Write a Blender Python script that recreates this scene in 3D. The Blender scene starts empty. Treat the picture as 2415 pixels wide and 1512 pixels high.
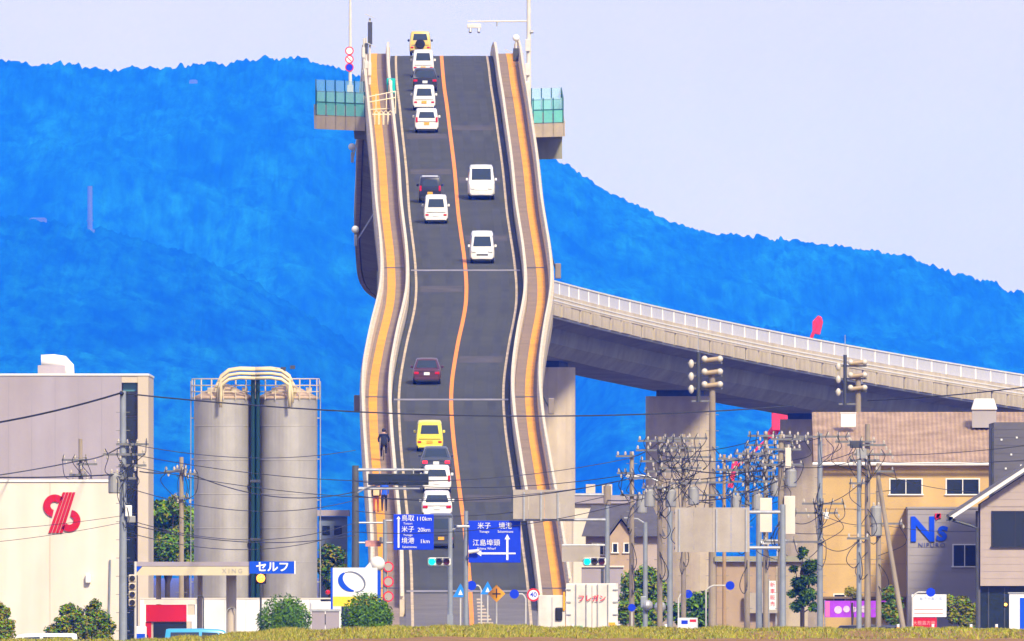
import bpy, bmesh, math, random
import numpy as np
from mathutils import Vector, Matrix

# ------------------------------------------------------------------ camera, sky, sun, exposure
F = 100800.0            # focal length in pixels of a 2415 px wide frame
CX, CY, HOR = 1207.5, 756.0, 1350.0
EYE = 4.6
scene = bpy.context.scene
cam_d = bpy.data.cameras.new('camera'); cam = bpy.data.objects.new('camera', cam_d)
scene.collection.objects.link(cam); scene.camera = cam
cam.location = (0, 0, EYE)
cam.rotation_euler = (math.pi/2 + math.atan((HOR-CY)/F), 0, 0)
cam_d.sensor_width = 36.0; cam_d.lens = 36.0*F/2415.0
cam_d.clip_start = 5.0; cam_d.clip_end = 140000.0

SUN_EL, SUN_AZ = math.radians(40), math.radians(22)      # behind the camera, to its right
world = bpy.data.worlds.new('World'); scene.world = world; world.use_nodes = True
nt = world.node_tree; nt.nodes.clear()
sky = nt.nodes.new('ShaderNodeTexSky'); sky.sky_type = 'NISHITA'; sky.sun_disc = False
sky.sun_elevation = SUN_EL; sky.sun_rotation = math.pi - SUN_AZ
sky.air_density = 1.0; sky.dust_density = 1.2; sky.ozone_density = 2.5
veil = nt.nodes.new('ShaderNodeMixRGB'); veil.inputs[0].default_value = 0.55   # thin even high cloud over the clear sky
veil.inputs[2].default_value = (7.4, 6.75, 9.6, 1)
wtc = nt.nodes.new('ShaderNodeTexCoord'); wnz = nt.nodes.new('ShaderNodeTexNoise'); wnz.inputs['Scale'].default_value = 130; wnz.inputs['Detail'].default_value = 4
wmr = nt.nodes.new('ShaderNodeMapRange'); wmr.inputs[3].default_value = 0.40; wmr.inputs[4].default_value = 0.72
nt.links.new(wtc.outputs['Generated'], wnz.inputs[0]); nt.links.new(wnz.outputs[0], wmr.inputs[0]); nt.links.new(wmr.outputs[0], veil.inputs[0])
bg = nt.nodes.new('ShaderNodeBackground'); bg.inputs[1].default_value = 0.06
wo = nt.nodes.new('ShaderNodeOutputWorld')
nt.links.new(sky.outputs[0], veil.inputs[1]); nt.links.new(veil.outputs[0], bg.inputs[0]); nt.links.new(bg.outputs[0], wo.inputs[0])

sun_d = bpy.data.lights.new('sun', 'SUN'); sun_d.energy = 2.6; sun_d.angle = math.radians(8.0); sun_d.color = (1.0, 0.89, 0.72)
sun = bpy.data.objects.new('sun', sun_d); scene.collection.objects.link(sun)
_sd = Vector((math.sin(SUN_AZ)*math.cos(SUN_EL), -math.cos(SUN_AZ)*math.cos(SUN_EL), math.sin(SUN_EL)))
sun.location = (60, 1900, 120); sun.rotation_euler = _sd.to_track_quat('Z', 'Y').to_euler()
vs = scene.view_settings; vs.view_transform = 'Standard'; vs.look = 'None'; vs.gamma = 1.0; vs.exposure = 1.1
scene.cycles.volume_bounces = 1; scene.cycles.max_bounces = 8
scene.cycles.use_denoising = True

# ------------------------------------------------------------------ helpers
col = scene.collection
rng = random.Random(7)
def P(px, py, D):                      # a pixel and a distance give a point
    return Vector(((px-CX)*D/F, D, EYE + (HOR-py)*D/F))
def XX(px, D): return (px-CX)*D/F
def ZZ(py, D): return EYE + (HOR-py)*D/F
def PX(m, D): return m*F/D

MATS = {}
def mat(name, c, rough=0.6, metal=0.0, var=0.10, scale=1.5, bump=0.0, bscale=None, spec=0.4, emit=None, estr=0.0, alpha=None, trans=0.0, streak=0.0):
    if name in MATS: return MATS[name]
    m = bpy.data.materials.new(name); m.use_nodes = True
    n = m.node_tree; b = n.nodes['Principled BSDF']
    b.inputs['Roughness'].default_value = rough; b.inputs['Metallic'].default_value = metal
    b.inputs['Specular IOR Level'].default_value = spec
    cc = (c[0], c[1], c[2], 1)
    b.inputs['Base Color'].default_value = cc
    if var > 0:
        tc = n.nodes.new('ShaderNodeTexCoord'); mp = n.nodes.new('ShaderNodeMapping')
        n.links.new(tc.outputs['Object'], mp.inputs[0])
        nz = n.nodes.new('ShaderNodeTexNoise'); nz.inputs['Scale'].default_value = scale; nz.inputs['Detail'].default_value = 6
        nz.inputs['Roughness'].default_value = 0.65
        n.links.new(mp.outputs[0], nz.inputs[0])
        cr = n.nodes.new('ShaderNodeValToRGB')
        cr.color_ramp.elements[0].position = 0.3; cr.color_ramp.elements[1].position = 0.72
        cr.color_ramp.elements[0].color = tuple(max(0, x*(1-var*1.6)) for x in c)+(1,)
        cr.color_ramp.elements[1].color = tuple(min(1, x*(1+var)) for x in c)+(1,)
        n.links.new(nz.outputs[0], cr.inputs[0])
        last = cr.outputs[0]
        if streak > 0:
            mp2 = n.nodes.new('ShaderNodeMapping'); mp2.inputs['Scale'].default_value = (1.1, 1.1, 0.10)
            n.links.new(tc.outputs['Object'], mp2.inputs[0])
            n2 = n.nodes.new('ShaderNodeTexNoise'); n2.inputs['Scale'].default_value = 1.0; n2.inputs['Detail'].default_value = 5
            n.links.new(mp2.outputs[0], n2.inputs[0])
            r2 = n.nodes.new('ShaderNodeValToRGB'); r2.color_ramp.elements[0].position = 0.35; r2.color_ramp.elements[1].position = 0.62
            g = 1-streak
            r2.color_ramp.elements[0].color = (g, g*0.97, g*0.92, 1); r2.color_ramp.elements[1].color = (1, 1, 1, 1)
            n.links.new(n2.outputs[0], r2.inputs[0])
            mx = n.nodes.new('ShaderNodeMixRGB'); mx.blend_type = 'MULTIPLY'; mx.inputs[0].default_value = 1
            n.links.new(last, mx.inputs[1]); n.links.new(r2.outputs[0], mx.inputs[2]); last = mx.outputs[0]
        n.links.new(last, b.inputs['Base Color'])
        if bump > 0:
            nb = n.nodes.new('ShaderNodeTexNoise'); nb.inputs['Scale'].default_value = bscale or scale*6; nb.inputs['Detail'].default_value = 4
            n.links.new(mp.outputs[0], nb.inputs[0])
            bp = n.nodes.new('ShaderNodeBump'); bp.inputs['Strength'].default_value = bump; bp.inputs['Distance'].default_value = 0.05
            n.links.new(nb.outputs[0], bp.inputs['Height']); n.links.new(bp.outputs[0], b.inputs['Normal'])
    if emit:
        b.inputs['Emission Color'].default_value = (emit[0], emit[1], emit[2], 1); b.inputs['Emission Strength'].default_value = estr
    if trans: b.inputs['Transmission Weight'].default_value = trans; b.inputs['IOR'].default_value = 1.2
    if alpha is not None: b.inputs['Alpha'].default_value = alpha
    MATS[name] = m
    return m

class MB:                                  # collects shapes, builds one mesh object
    def __init__(s): s.v = []; s.f = []; s.m = []; s.cur = 0
    def add(s, verts, faces):
        o = len(s.v); s.v += [tuple(v) for v in verts]
        s.f += [tuple(i+o for i in f) for f in faces]; s.m += [s.cur]*len(faces); return s
    def box(s, c, d, rot=None):
        hx, hy, hz = d[0]/2, d[1]/2, d[2]/2
        vs_ = [Vector((x*hx, y*hy, z*hz)) for z in (-1, 1) for y in (-1, 1) for x in (-1, 1)]
        if rot is not None: vs_ = [rot @ v for v in vs_]
        c = Vector(c)
        return s.add([v+c for v in vs_], [(0,2,3,1),(4,5,7,6),(0,1,5,4),(2,6,7,3),(0,4,6,2),(1,3,7,5)])
    def span(s, x0, x1, y0, y1, z0, z1):
        return s.box(((x0+x1)/2, (y0+y1)/2, (z0+z1)/2), (abs(x1-x0), abs(y1-y0), abs(z1-z0)))
    def cyl(s, a, b, r0, r1=None, n=10, cap=True):
        r1 = r0 if r1 is None else r1
        a = Vector(a); b = Vector(b); d = (b-a).normalized()
        u = d.orthogonal().normalized(); w = d.cross(u)
        vs_ = []
        for p, r in ((a, r0), (b, r1)):
            for k in range(n):
                t = 2*math.pi*k/n; vs_.append(p + u*(r*math.cos(t)) + w*(r*math.sin(t)))
        fs = [(k, (k+1) % n, n+(k+1) % n, n+k) for k in range(n)]
        if cap: fs += [tuple(range(n-1, -1, -1)), tuple(range(n, 2*n))]
        return s.add(vs_, fs)
    def tube(s, pts, r, n=6):
        pts = [Vector(p) for p in pts]; vs_ = []; u = None
        for i, p in enumerate(pts):
            d = (pts[min(i+1, len(pts)-1)] - pts[max(i-1, 0)]).normalized()
            if u is None: u = d.orthogonal().normalized()
            else: u = (u - d*u.dot(d)).normalized()
            w = d.cross(u)
            for k in range(n):
                t = 2*math.pi*k/n; vs_.append(p + u*(r*math.cos(t)) + w*(r*math.sin(t)))
        fs = [(i*n+k, i*n+(k+1) % n, (i+1)*n+(k+1) % n, (i+1)*n+k) for i in range(len(pts)-1) for k in range(n)]
        fs += [tuple(range(n-1, -1, -1)), tuple(range((len(pts)-1)*n, len(pts)*n))]
        return s.add(vs_, fs)
    def lathe(s, prof, c=(0, 0, 0), n=14):       # (radius, z) profile about z
        c = Vector(c); vs_ = []
        for r, z in prof:
            for k in range(n):
                t = 2*math.pi*k/n; vs_.append(c + Vector((r*math.cos(t), r*math.sin(t), z)))
        fs = [(i*n+k, i*n+(k+1) % n, (i+1)*n+(k+1) % n, (i+1)*n+k) for i in range(len(prof)-1) for k in range(n)]
        fs += [tuple(range(n-1, -1, -1)), tuple(range((len(prof)-1)*n, len(prof)*n))]
        return s.add(vs_, fs)
    def ball(s, c, r, n=8, sq=1.0):
        prof = [(max(0.001, r*math.sin(math.pi*i/n)), -r*sq*math.cos(math.pi*i/n)) for i in range(n+1)]
        return s.lathe(prof, c, n+2)
    def poly(s, pts, y0, y1):                    # outline in (x, z) pulled from y0 to y1 (y0 nearer)
        n = len(pts); vs_ = [(x, y0, z) for x, z in pts] + [(x, y1, z) for x, z in pts]
        fs = [tuple(range(n)), tuple(range(2*n-1, n-1, -1))] + [(k, n+k, n+(k+1) % n, (k+1) % n) for k in range(n)]
        return s.add(vs_, fs)
    def plate(s, a, b, c, d, t=0.012):           # thin plate over four corners, proud along its normal
        a, b, c, d = Vector(a), Vector(b), Vector(c), Vector(d)
        nn = (b-a).cross(d-a).normalized()*t
        q = [a, b, c, d]
        return s.add([x - nn for x in q]+[x+nn for x in q], [(3,2,1,0),(4,5,6,7),(0,1,5,4),(1,2,6,5),(2,3,7,6),(3,0,4,7)])
    def build(s, name, mats, parent=None, loc=None, smooth=False, bevel=0.0):
        me = bpy.data.meshes.new(name); me.from_pydata(s.v, [], s.f)
        if not isinstance(mats, (list, tuple)): mats = [mats]
        for m in mats: me.materials.append(m)
        if len(mats) > 1: me.polygons.foreach_set('material_index', s.m)
        bm = bmesh.new(); bm.from_mesh(me); bmesh.ops.recalc_face_normals(bm, faces=bm.faces); bm.to_mesh(me); bm.free()
        if smooth: me.polygons.foreach_set('use_smooth', [True]*len(me.polygons))
        me.update()
        o = bpy.data.objects.new(name, me); col.objects.link(o)
        if parent is not None: o.parent = parent
        if loc is not None: o.location = loc
        if bevel > 0:
            b = o.modifiers.new('bevel', 'BEVEL'); b.width = bevel; b.segments = 2; b.limit_method = 'ANGLE'; b.angle_limit = math.radians(35)
        return o

def tag(o, label=None, cat=None, group=None, kind=None):
    if label: o['label'] = label
    if cat: o['category'] = cat
    if group: o['group'] = group
    if kind: o['kind'] = kind
    return o
def thing(name, label, cat, loc=(0, 0, 0), rz=0.0, group=None):
    o = bpy.data.objects.new(name, None); col.objects.link(o)
    o.location = loc; o.rotation_euler = (0, 0, rz); o.empty_display_size = 0.3
    return tag(o, label, cat, group)
def copy_tree(o, parent=None):
    c = o.copy(); col.objects.link(c); c.parent = parent
    for ch in list(o.children): copy_tree(ch, c)
    return c
def text(s, size, m, parent, loc, depth=0.02, name='lettering', align='CENTER', shear=0.0, bold=0.0, spacing=1.0, sx=1.0):
    cu = bpy.data.curves.new('t', 'FONT'); cu.body = s; cu.size = size; cu.extrude = depth; cu.align_x = align; cu.align_y = 'CENTER'
    cu.shear = shear; cu.offset = bold; cu.space_character = spacing; cu.resolution_u = 3
    t = bpy.data.objects.new('t', cu); col.objects.link(t)
    dg = bpy.context.evaluated_depsgraph_get(); dg.update()
    me = bpy.data.meshes.new_from_object(t.evaluated_get(dg))
    me.materials.clear(); me.materials.append(m)
    bpy.data.objects.remove(t); bpy.data.curves.remove(cu)
    o = bpy.data.objects.new(name, me); col.objects.link(o); o.parent = parent
    o.location = loc; o.rotation_euler = (math.pi/2, 0, 0); o.scale = (sx, 1, 1)
    return o
def bars(n, a, b): return [a+(b-a)*k/(n-1) for k in range(n)]

# ------------------------------------------------------------------ materials
CREAM = mat('cream_paint', (0.66, 0.57, 0.42), 0.6, var=0.12, scale=0.8, streak=0.12)
CONC = mat('concrete', (0.46, 0.38, 0.27), 0.85, var=0.16, scale=0.35, bump=0.2, streak=0.12)
CONC_D = mat('concrete_dark', (0.33, 0.32, 0.22), 0.9, var=0.18, scale=0.3, bump=0.2, streak=0.12)  # darker, greener concrete for girder, main pier and balcony underparts
ASPH = mat('asphalt', (0.060, 0.064, 0.052), 0.9, var=0.18, scale=0.12, bump=0.15, bscale=6, spec=0.25)
ASPH2 = mat('asphalt_worn', (0.16, 0.15, 0.14), 0.9, var=0.15, scale=0.3, spec=0.25)
PATCHM = mat('asphalt_patch', (0.088, 0.082, 0.076), 0.9, var=0.2, scale=0.6, spec=0.25)
WALK = mat('walkway_paving', (0.27, 0.20, 0.145), 0.9, var=0.14, scale=0.4)
ORANGE = mat('orange_road_paint', (1.0, 0.285, 0.0), 0.6, var=0.10, scale=0.6)
YSTRIP = mat('amber_walkway_paint', (0.92, 0.38, 0.005), 0.7, var=0.14, scale=0.35)
WLINE = mat('white_road_paint', (0.60, 0.47, 0.30), 0.7, var=0.25, scale=0.5)
WHITE = mat('white_paint', (0.80, 0.78, 0.74), 0.5, var=0.06, scale=1.2)
STEEL = mat('galvanised_steel', (0.48, 0.49, 0.50), 0.45, 0.5, var=0.12, scale=3)
DSTEEL = mat('dark_steel', (0.07, 0.075, 0.08), 0.55, 0.3, var=0.15, scale=3)
BLACK = mat('black_rubber', (0.014, 0.014, 0.016), 0.8, var=0.1, scale=5)
GLASS_D = mat('dark_glass', (0.012, 0.020, 0.026), 0.08, var=0.0, spec=0.6)
TEAL = mat('teal_screen_glass', (0.16, 0.52, 0.46), 0.25, var=0.08, scale=2, alpha=0.86)
CLEAR = mat('pale_screen_glass', (0.36, 0.66, 0.76), 0.2, var=0.05, scale=2, alpha=0.30)
TEALP = mat('dark_teal_post', (0.02, 0.10, 0.12), 0.5, var=0.1, scale=4)
RAILP = mat('pale_rail_panel', (0.60, 0.60, 0.66), 0.5, var=0.06, scale=2)
RAILC = mat('cream_rail', (0.72, 0.64, 0.46), 0.5, var=0.10, scale=0.9)
# ------------------------------------------------------------------ bridge line
_ty = [60,132,200,250,300,400,500,550,600,640,680,720,760,800,850,900,950,1000,1050,1100,1150,1200,1240,1300,1340,1400,1450,1500]
_tx = [1033,1041,1047,1054,1060,1072,1080.5,1087,1094,1098,1100,1098,1091,1082,1073,1066,1064,1066.5,1071,1077,1083,1089.5,1095,1101,1105,1109,1112,1114]
_YB, _YC, _YP = 2300.0, 2779.0, 3239.0
_K = 0.049/221.0
def deck_z(s):                               # height along the line: 6.1 % up, crest curve, 5.1 % down
    zb = 3.57
    if s <= _YC: return max(0.06, zb + 0.061*(s-_YB)) if s >= _YB else max(0.06, zb - 0.052*(_YB-s))
    zc = zb + 0.061*(_YC-_YB)
    def crest(t): return zc + 0.061*(t-_YC) - 0.5*_K*(t-_YC)**2
    if s <= _YP: return crest(s)
    return crest(_YP) - 0.041*(min(s, 3500)-_YP) - 0.050*max(0, s-3500)
def hermite(xs, ys, x):
    n = len(xs); i = min(max(int(np.searchsorted(xs, x))-1, 0), n-2)
    def tan(k):
        if k == 0: return (ys[1]-ys[0])/(xs[1]-xs[0])
        if k == n-1: return (ys[-1]-ys[-2])/(xs[-1]-xs[-2])
        return (ys[k+1]-ys[k-1])/(xs[k+1]-xs[k-1])
    h = xs[i+1]-xs[i]; t = (x-xs[i])/h
    return ((2*t**3-3*t*t+1)*ys[i] + (t**3-2*t*t+t)*h*tan(i) + (-2*t**3+3*t*t)*ys[i+1] + (t**3-t*t)*h*tan(i+1))
def img_y(Y): return HOR - (deck_z(Y)-EYE)*F/Y
_far_Y = [2900, 2950, 3000, 3060, 3110, 3200, 3300, 3400, 3460, 3500]
def cx_near(Y): return (hermite(_ty, _tx, img_y(Y))-CX)*Y/F
_far_X = [cx_near(2900), cx_near(2950), cx_near(3000), -5.16, -5.34, -5.9, -6.4, -6.7, -6.0, -2.6]
PATH = []
Y = 2240.0
while Y < 3500:
    PATH.append((cx_near(Y) if Y <= 2950 else hermite(_far_Y, _far_X, Y), Y, deck_z(Y), Y)); Y += 2.5
x, y, s = PATH[-1][0], PATH[-1][1], PATH[-1][3]
while s < 3790:
    u = (s-3500)/138.0
    psi = math.radians(12 + 9*min(u, 1.35)) if u < 1.35 else math.radians(24.2)
    if s < 3500: psi = math.radians(12)
    x += 2.5*math.sin(psi); y += 2.5*math.cos(psi); s += 2.5
    PATH.append((x, y, deck_z(s), s))
PATH = np.array(PATH); S = PATH[:, 3]
_d = np.gradient(PATH[:, :3], axis=0); _h = np.hypot(_d[:, 0], _d[:, 1])
RX, RY = _d[:, 1]/_h, -_d[:, 0]/_h
def kw(s): return float(np.interp(s, [2290, 2330, 2450, 2650, 2900, 3000, 3300, 3480], [0.93, 0.915, 0.897, 0.905, 0.935, 0.94, 0.96, 1.0]))
def at(s, off=0.0, dz=0.0):
    off *= kw(s)
    i = np.interp(s, S, np.arange(len(S)))
    f = lambda a: float(np.interp(i, np.arange(len(S)), a))
    return Vector((f(PATH[:, 0])+f(RX)*off, f(PATH[:, 1])+f(RY)*off, f(PATH[:, 2])+dz))
def heading(s): a = at(s-2); b = at(s+2); return math.atan2(-(b.x-a.x), b.y-a.y)
def grade(s): a = at(s-2); b = at(s+2); return math.atan2(b.z-a.z, math.hypot(b.x-a.x, b.y-a.y))
_ys = [(img_y(float(q)), float(q)) for q in np.arange(2250, 3000, 1.0)][::-1]
def s_at_y(py): return float(np.interp(py, [a for a, b in _ys], [b for a, b in _ys]))

BORG = Vector((-4.0, 2300.0, 0.0))
def sweep(mb, s0, s1, sec, closed=True, step=5.0):
    n = max(2, int(round((s1-s0)/step))+1); ss = [s0+(s1-s0)*k/(n-1) for k in range(n)]
    vs_ = []
    for q in ss:
        c = sec(q) if callable(sec) else sec
        vs_ += [at(q, o, dz)-BORG for o, dz in c]
    m = len(sec(s0) if callable(sec) else sec); fs = []
    for i in range(n-1):
        for k in range(m if closed else m-1):
            k2 = (k+1) % m
            fs.append((i*m+k, i*m+k2, (i+1)*m+k2, (i+1)*m+k))
    if closed: fs += [tuple(range(m-1, -1, -1)), tuple(range((n-1)*m, n*m))]
    mb.add(vs_, fs); return mb
def rect(o0, o1, z0, z1): return [(o0, z0), (o1, z0), (o1, z1), (o0, z1)]

bridge = thing('road_bridge', 'tall concrete road bridge climbing steeply with orange centre line', 'bridge', BORG)
S0, S1 = 2262.0, 3780.0
sweep(MB(), 2298, S1, rect(-3.78, 3.78, -0.30, 0.0)).build('road_surface', ASPH, bridge)
sweep(MB(), S0, 2297.9, rect(-3.78, 3.78, -0.30, 0.0)).build('ramp_surface', ASPH2, bridge)
TRK = mat('tyre_polished_asphalt', (0.050, 0.054, 0.046), 0.8, var=0.25, scale=0.1, spec=0.3)
for o_ in (-2.62, -1.12, 1.12, 2.62): sweep(MB(), 2298, 3100, rect(o_-0.27, o_+0.27, 0.001, 0.005), step=5).build('wheel_track', TRK, bridge)
sweep(MB(), S0, S1, rect(-0.125, 0.125, 0.002, 0.012), step=2.5).build('centre_line', ORANGE, bridge)
for sg in (-1, 1):
    a, b = sorted((sg*3.30, sg*3.46)); sweep(MB(), S0, S1, rect(a, b, 0.002, 0.012), step=2.5).build('edge_line', WLINE, bridge)
    a, b = sorted((sg*4.13, sg*5.55)); sweep(MB(), S0, S1, rect(a, b, -0.3, 0.16)).build('walkway', WALK, bridge)
    a, b = sorted((sg*4.78, sg*5.32)); sweep(MB(), S0, S1, rect(a, b, 0.162, 0.172), step=2.5).build('walkway_strip', YSTRIP, bridge)
    # barrier between road and walkway: concrete kerb wall, beam rail and posts
    a, b = sorted((sg*3.83, sg*4.11)); sweep(MB(), S0+18, S1, rect(a, b, -0.3, 0.62), step=2.5).build('inner_barrier', CREAM, bridge)
    mbp = sweep(MB(), S0+18, S1, rect(sg*3.97-0.09, sg*3.97+0.09, 0.80, 0.98), step=2.5)
    q = S0+19
    while q < 3300:
        p = at(q, sg*3.97, 0.70)-BORG; mbp.box(p, (0.09, 0.09, 0.2)); q += 3.75
    mbp.build('inner_rail', RAILC, bridge)
    a, b = sorted((sg*5.55, sg*5.90)); sweep(MB(), S0+30, S1, rect(a, b, -0.06, 0.78), step=2.5).build('outer_parapet', CREAM, bridge)
    o = sg*5.72
    if sg < 0 or True:
        end = S1 if sg < 0 else 3484
        mbr = sweep(MB(), S0+30, end, rect(o-0.07, o+0.07, 1.12, 1.24), step=2.5)
        sweep(mbr, S0+30, end, rect(o-0.03, o+0.03, 0.90, 0.97), step=2.5)
        q = S0+31
        while q < min(end, 3300):
            p = at(q, o, 0.95)-BORG; mbr.box(p, (0.08, 0.08, 0.36)); q += 3.75
        mbr.build('outer_rail', RAILC, bridge)
    # deck slab edge on the near ramp
    a, b = sorted((sg*5.50, sg*5.84)); sweep(MB(), S0+60, 3484 if sg > 0 else S1, rect(a, b, -1.05, -0.08)).build('deck_edge', CONC, bridge)
# expansion joints and worn patches
for py in (638, 943, 1395):
    q = s_at_y(py); mbj = sweep(MB(), q-0.8, q+0.8, rect(-3.7, 3.7, 0.014, 0.02), step=0.8); mbj.build('expansion_joint', mat('joint_steel', (0.27, 0.25, 0.25), 0.5, 0.0, var=0.3, scale=1.2), bridge)
    for sg in (-1, 1):
        a, b = sorted((sg*4.15, sg*5.53)); sweep(MB(), q-0.5, q+0.5, rect(a, b, 0.174, 0.18), step=0.5).build('walkway_joint', DSTEEL, bridge)
for py, side in ((302, 1), (322, -1), (405, -1), (425, 1), (562, 1), (682, -1), (848, 1), (986, -1), (1176, 1)):
    q = s_at_y(py); a, b = (-3.1, -0.25) if side < 0 else (0.25, 3.1)
    sweep(MB(), q-3.4, q+3.4, rect(a, b, 0.006, 0.009), step=1.7).build('road_patch', PATCHM, bridge)
# girder: filled ramp walls near the ground, then a box that deepens to the main span
def girder(s):
    if s < 2900: d = 3.2
    elif s < 3075: d = 3.2 + 12.4*((s-2900)/175.0)**2.0
    elif s < 3130: d = 15.6
    elif s < 3330: d = 15.6 - 12.0*(1-((3330-s)/200.0)**2)
    else: d = 3.6
    t = min(1.0, max(0.0, (s-2920)/100.0)) if s < 3200 else min(1.0, max(0.0, (3330-s)/120.0))
    w = 3.3 + 0.85*t
    return [(-5.4, -0.9), (5.4, -0.9), (5.4, -1.06), (w+0.25, -1.5), (w, -d+0.9), (w-0.9, -d), (-w+0.9, -d), (-w, -d+0.9), (-w-0.25, -1.5), (-5.4, -1.06)]
sweep(MB(), 2420, S1, girder, step=10.0).build('box_girder', CONC_D, bridge)
sweep(MB(), S0+2, 2421, lambda s: [(-5.5, -0.31), (5.5, -0.31), (5.5, -deck_z(s)-0.1), (-5.5, -deck_z(s)-0.1)], step=10).build('ramp_fill', CONC, bridge)
# piers (their feet stand on the ground)
def pier(s, w, d, top, m=CONC, ex=0.72):
    c = at(s); mb = MB(); h = c.z-top
    r = Matrix.Rotation(heading(s), 3, 'Z')
    base = c-BORG
    def ring(z, ww, dd):
        pts = []
        for k in range(20):
            t = 2*math.pi*k/20; ca, sa = math.cos(t), math.sin(t)
            pts.append(r @ Vector((ww/2*math.copysign(abs(ca)**ex, ca), dd/2*math.copysign(abs(sa)**ex, sa), 0)) + Vector((base.x, base.y, z)))
        return pts
    rings = [ring(-0.2, w, d), ring(h, w, d)]
    mb.add(rings[0]+rings[1], [(k, (k+1) % 20, 20+(k+1) % 20, 20+k) for k in range(20)]+[tuple(range(19, -1, -1)), tuple(range(20, 40))])
    mb.build('pier', m, bridge)
    b2 = MB(); b2.box((base.x, base.y, h+0.25), (w*0.62, d*0.7, 0.56), r); b2.build('bearing', DSTEEL, bridge)
pier(2500, 4.6, 2.2, 3.6); pier(2640, 4.6, 2.4, 3.6); pier(2770, 5.0, 2.6, 3.6)
pier(3100, 9.0, 9.0, 14.5, CONC_D); pier(3345, 6.0, 4.0, 4.0)
def s_at_px(px, lo=3440, hi=3780):
    best = min(np.arange(lo, hi, 1.0), key=lambda q: abs((at(q).x*F/at(q).y+CX)-px)); return float(best)
for px, w in ((1284, 5.0), (1602, 5.9), (1905, 4.6), (2190, 5.9)):
    pier(s_at_px(px), w, 2.4 if px > 1300 else 4.6, 4.05, CONC if px > 1300 else mat('sunlit_concrete', (0.56, 0.47, 0.35), 0.85, var=0.12, scale=0.3, streak=0.1), 0.72 if px > 1300 else 1.0)  # first pier's lit look is put into a paler copy of the concrete
# far ramp: fascia panels, rail posts and pale rail panels, bay by bay
fasc = mat('fascia_panel', (0.58, 0.50, 0.36), 0.8, var=0.14, scale=0.7, streak=0.18)
q = 3484.0; k = 0
while q < 3700:
    L = 3.75
    for nm, m_, o0, o1, z0, z1, gap in (('fascia_panel', fasc, 5.50, 5.86+0.10*((k*7) % 3)/2, -1.05, -0.09, 0.26), ('rail_panel', RAILP, 5.69, 5.74, 0.82, 1.72, 0.16)):
        b = MB(); vs_ = []
        for qq in (q+gap, q+L-gap): vs_ += [at(qq, o, z)-BORG for o, z in rect(o0, o1, z0, z1)]
        c0 = vs_[0].copy(); vs_ = [v-c0 for v in vs_]
        b.add(vs_, [(0,1,5,4),(1,2,6,5),(2,3,7,6),(3,0,4,7),(3,2,1,0),(4,5,6,7)])
        b.build(nm, m_, bridge, c0)
    MB().box((0, 0, 0), (0.36, 0.16, 0.92), Matrix.Rotation(heading(q), 3, 'Z')).build('fascia_joint', DSTEEL, bridge, at(q, 5.62, -0.58)-BORG)
    p = at(q, 5.72, 1.28)-BORG
    MB().box((0, 0, 0), (0.12, 0.12, 1.0)).build('rail_post', WHITE, bridge, p)
    q += L; k += 1
sweep(MB(), 3484, 3700, rect(5.64, 5.80, 1.74, 1.86), step=2.5).build('top_rail', WHITE, bridge)
for z in (0.12, 0.42): sweep(MB(), 3484, 3700, rect(5.895, 5.93, z, z+0.10), step=2.5).build('parapet_band', WHITE, bridge)
# shadow-gap pipe below the fascia
sweep(MB(), 3484, 3700, rect(5.52, 5.72, -1.20, -1.06), step=5).build('drain_pipe', STEEL, bridge)

# viewing balconies near the crest
def balcony(sg, s0, length, o0, o1, nb, label, skew=0.0, bru=1.0, brz=-2.0):
    p0 = at(s0, sg*(o0)); rz = heading(s0)
    g = bpy.data.objects.new('viewing_balcony', None); col.objects.link(g); g.parent = bridge; g['label'] = label
    g.location = p0-BORG; g.rotation_euler = (0, 0, rz)
    w = o1-o0; sl = math.tan(grade(s0+length/2))
    X = lambda u: sg*u
    def slab(name, u0, u1, v0, v1, z0, z1, m):
        b = MB(); vs_ = []
        for v in (v0, v1):
            for z in (z0, z1):
                for u in (u0, u1): vs_.append((X(u), v+u*skew, z+(v+u*skew)*sl))
        b.add(vs_, [(0,1,3,2),(4,6,7,5),(0,4,5,1),(2,3,7,6),(0,2,6,4),(1,5,7,3)]); return b.build(name, m, g)
    slab('floor_slab', 0.0, w, 0.12, length, -0.20, 0.12, CONC)
    slab('bracket', 0.0, (w-0.06)*bru, 3.6, length-0.9, brz, -0.79, CONC_D)
    slab('rib', 0.0, w-0.06, 0.14, length-0.9, -0.78, -0.205, CONC_D)
    for k in range(nb):
        slab('fascia', w*k/nb+0.012, w*(k+1)/nb-0.012, 0.0, 0.10, -0.78, 0.10, CONC)
    slab('side_fascia', w+0.005, w+0.10, 0.0, length, -0.78, 0.12, CONC)
    for v, d in ((0.06, 1), (length-0.06, 1)):
        for k in range(nb+1):
            u = 0.03+(w-0.06)*k/nb; slab('screen_post', u-0.035, u+0.035, v-0.04, v+0.04, 0.12, 1.78, TEALP)
        for k in range(nb):
            ua, ub = 0.03+(w-0.06)*k/nb+0.05, 0.03+(w-0.06)*(k+1)/nb-0.05
            slab('lower_glass', ua, ub, v-0.012, v+0.012, 0.16, 0.96, TEAL)
            slab('upper_glass', ua, ub, v-0.012, v+0.012, 1.04, 1.76, CLEAR)
        slab('mid_rail', 0, w, v-0.03, v+0.03, 0.965, 1.03, TEALP)
    ns = max(3, int(length/2.4))
    for k in range(ns):
        va, vb = 0.1+(length-0.2)*k/ns, 0.1+(length-0.2)*(k+1)/ns
        slab('screen_post', w-0.06, w+0.01, vb-0.05, vb+0.05, 0.12, 1.78, TEALP)
        slab('lower_glass', w-0.04, w-0.015, va+0.06, vb-0.06, 0.16, 0.96, TEAL)
        slab('upper_glass', w-0.04, w-0.015, va+0.06, vb-0.06, 1.04, 1.76, CLEAR)
    return g
sL = s_at_y(281)
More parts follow.
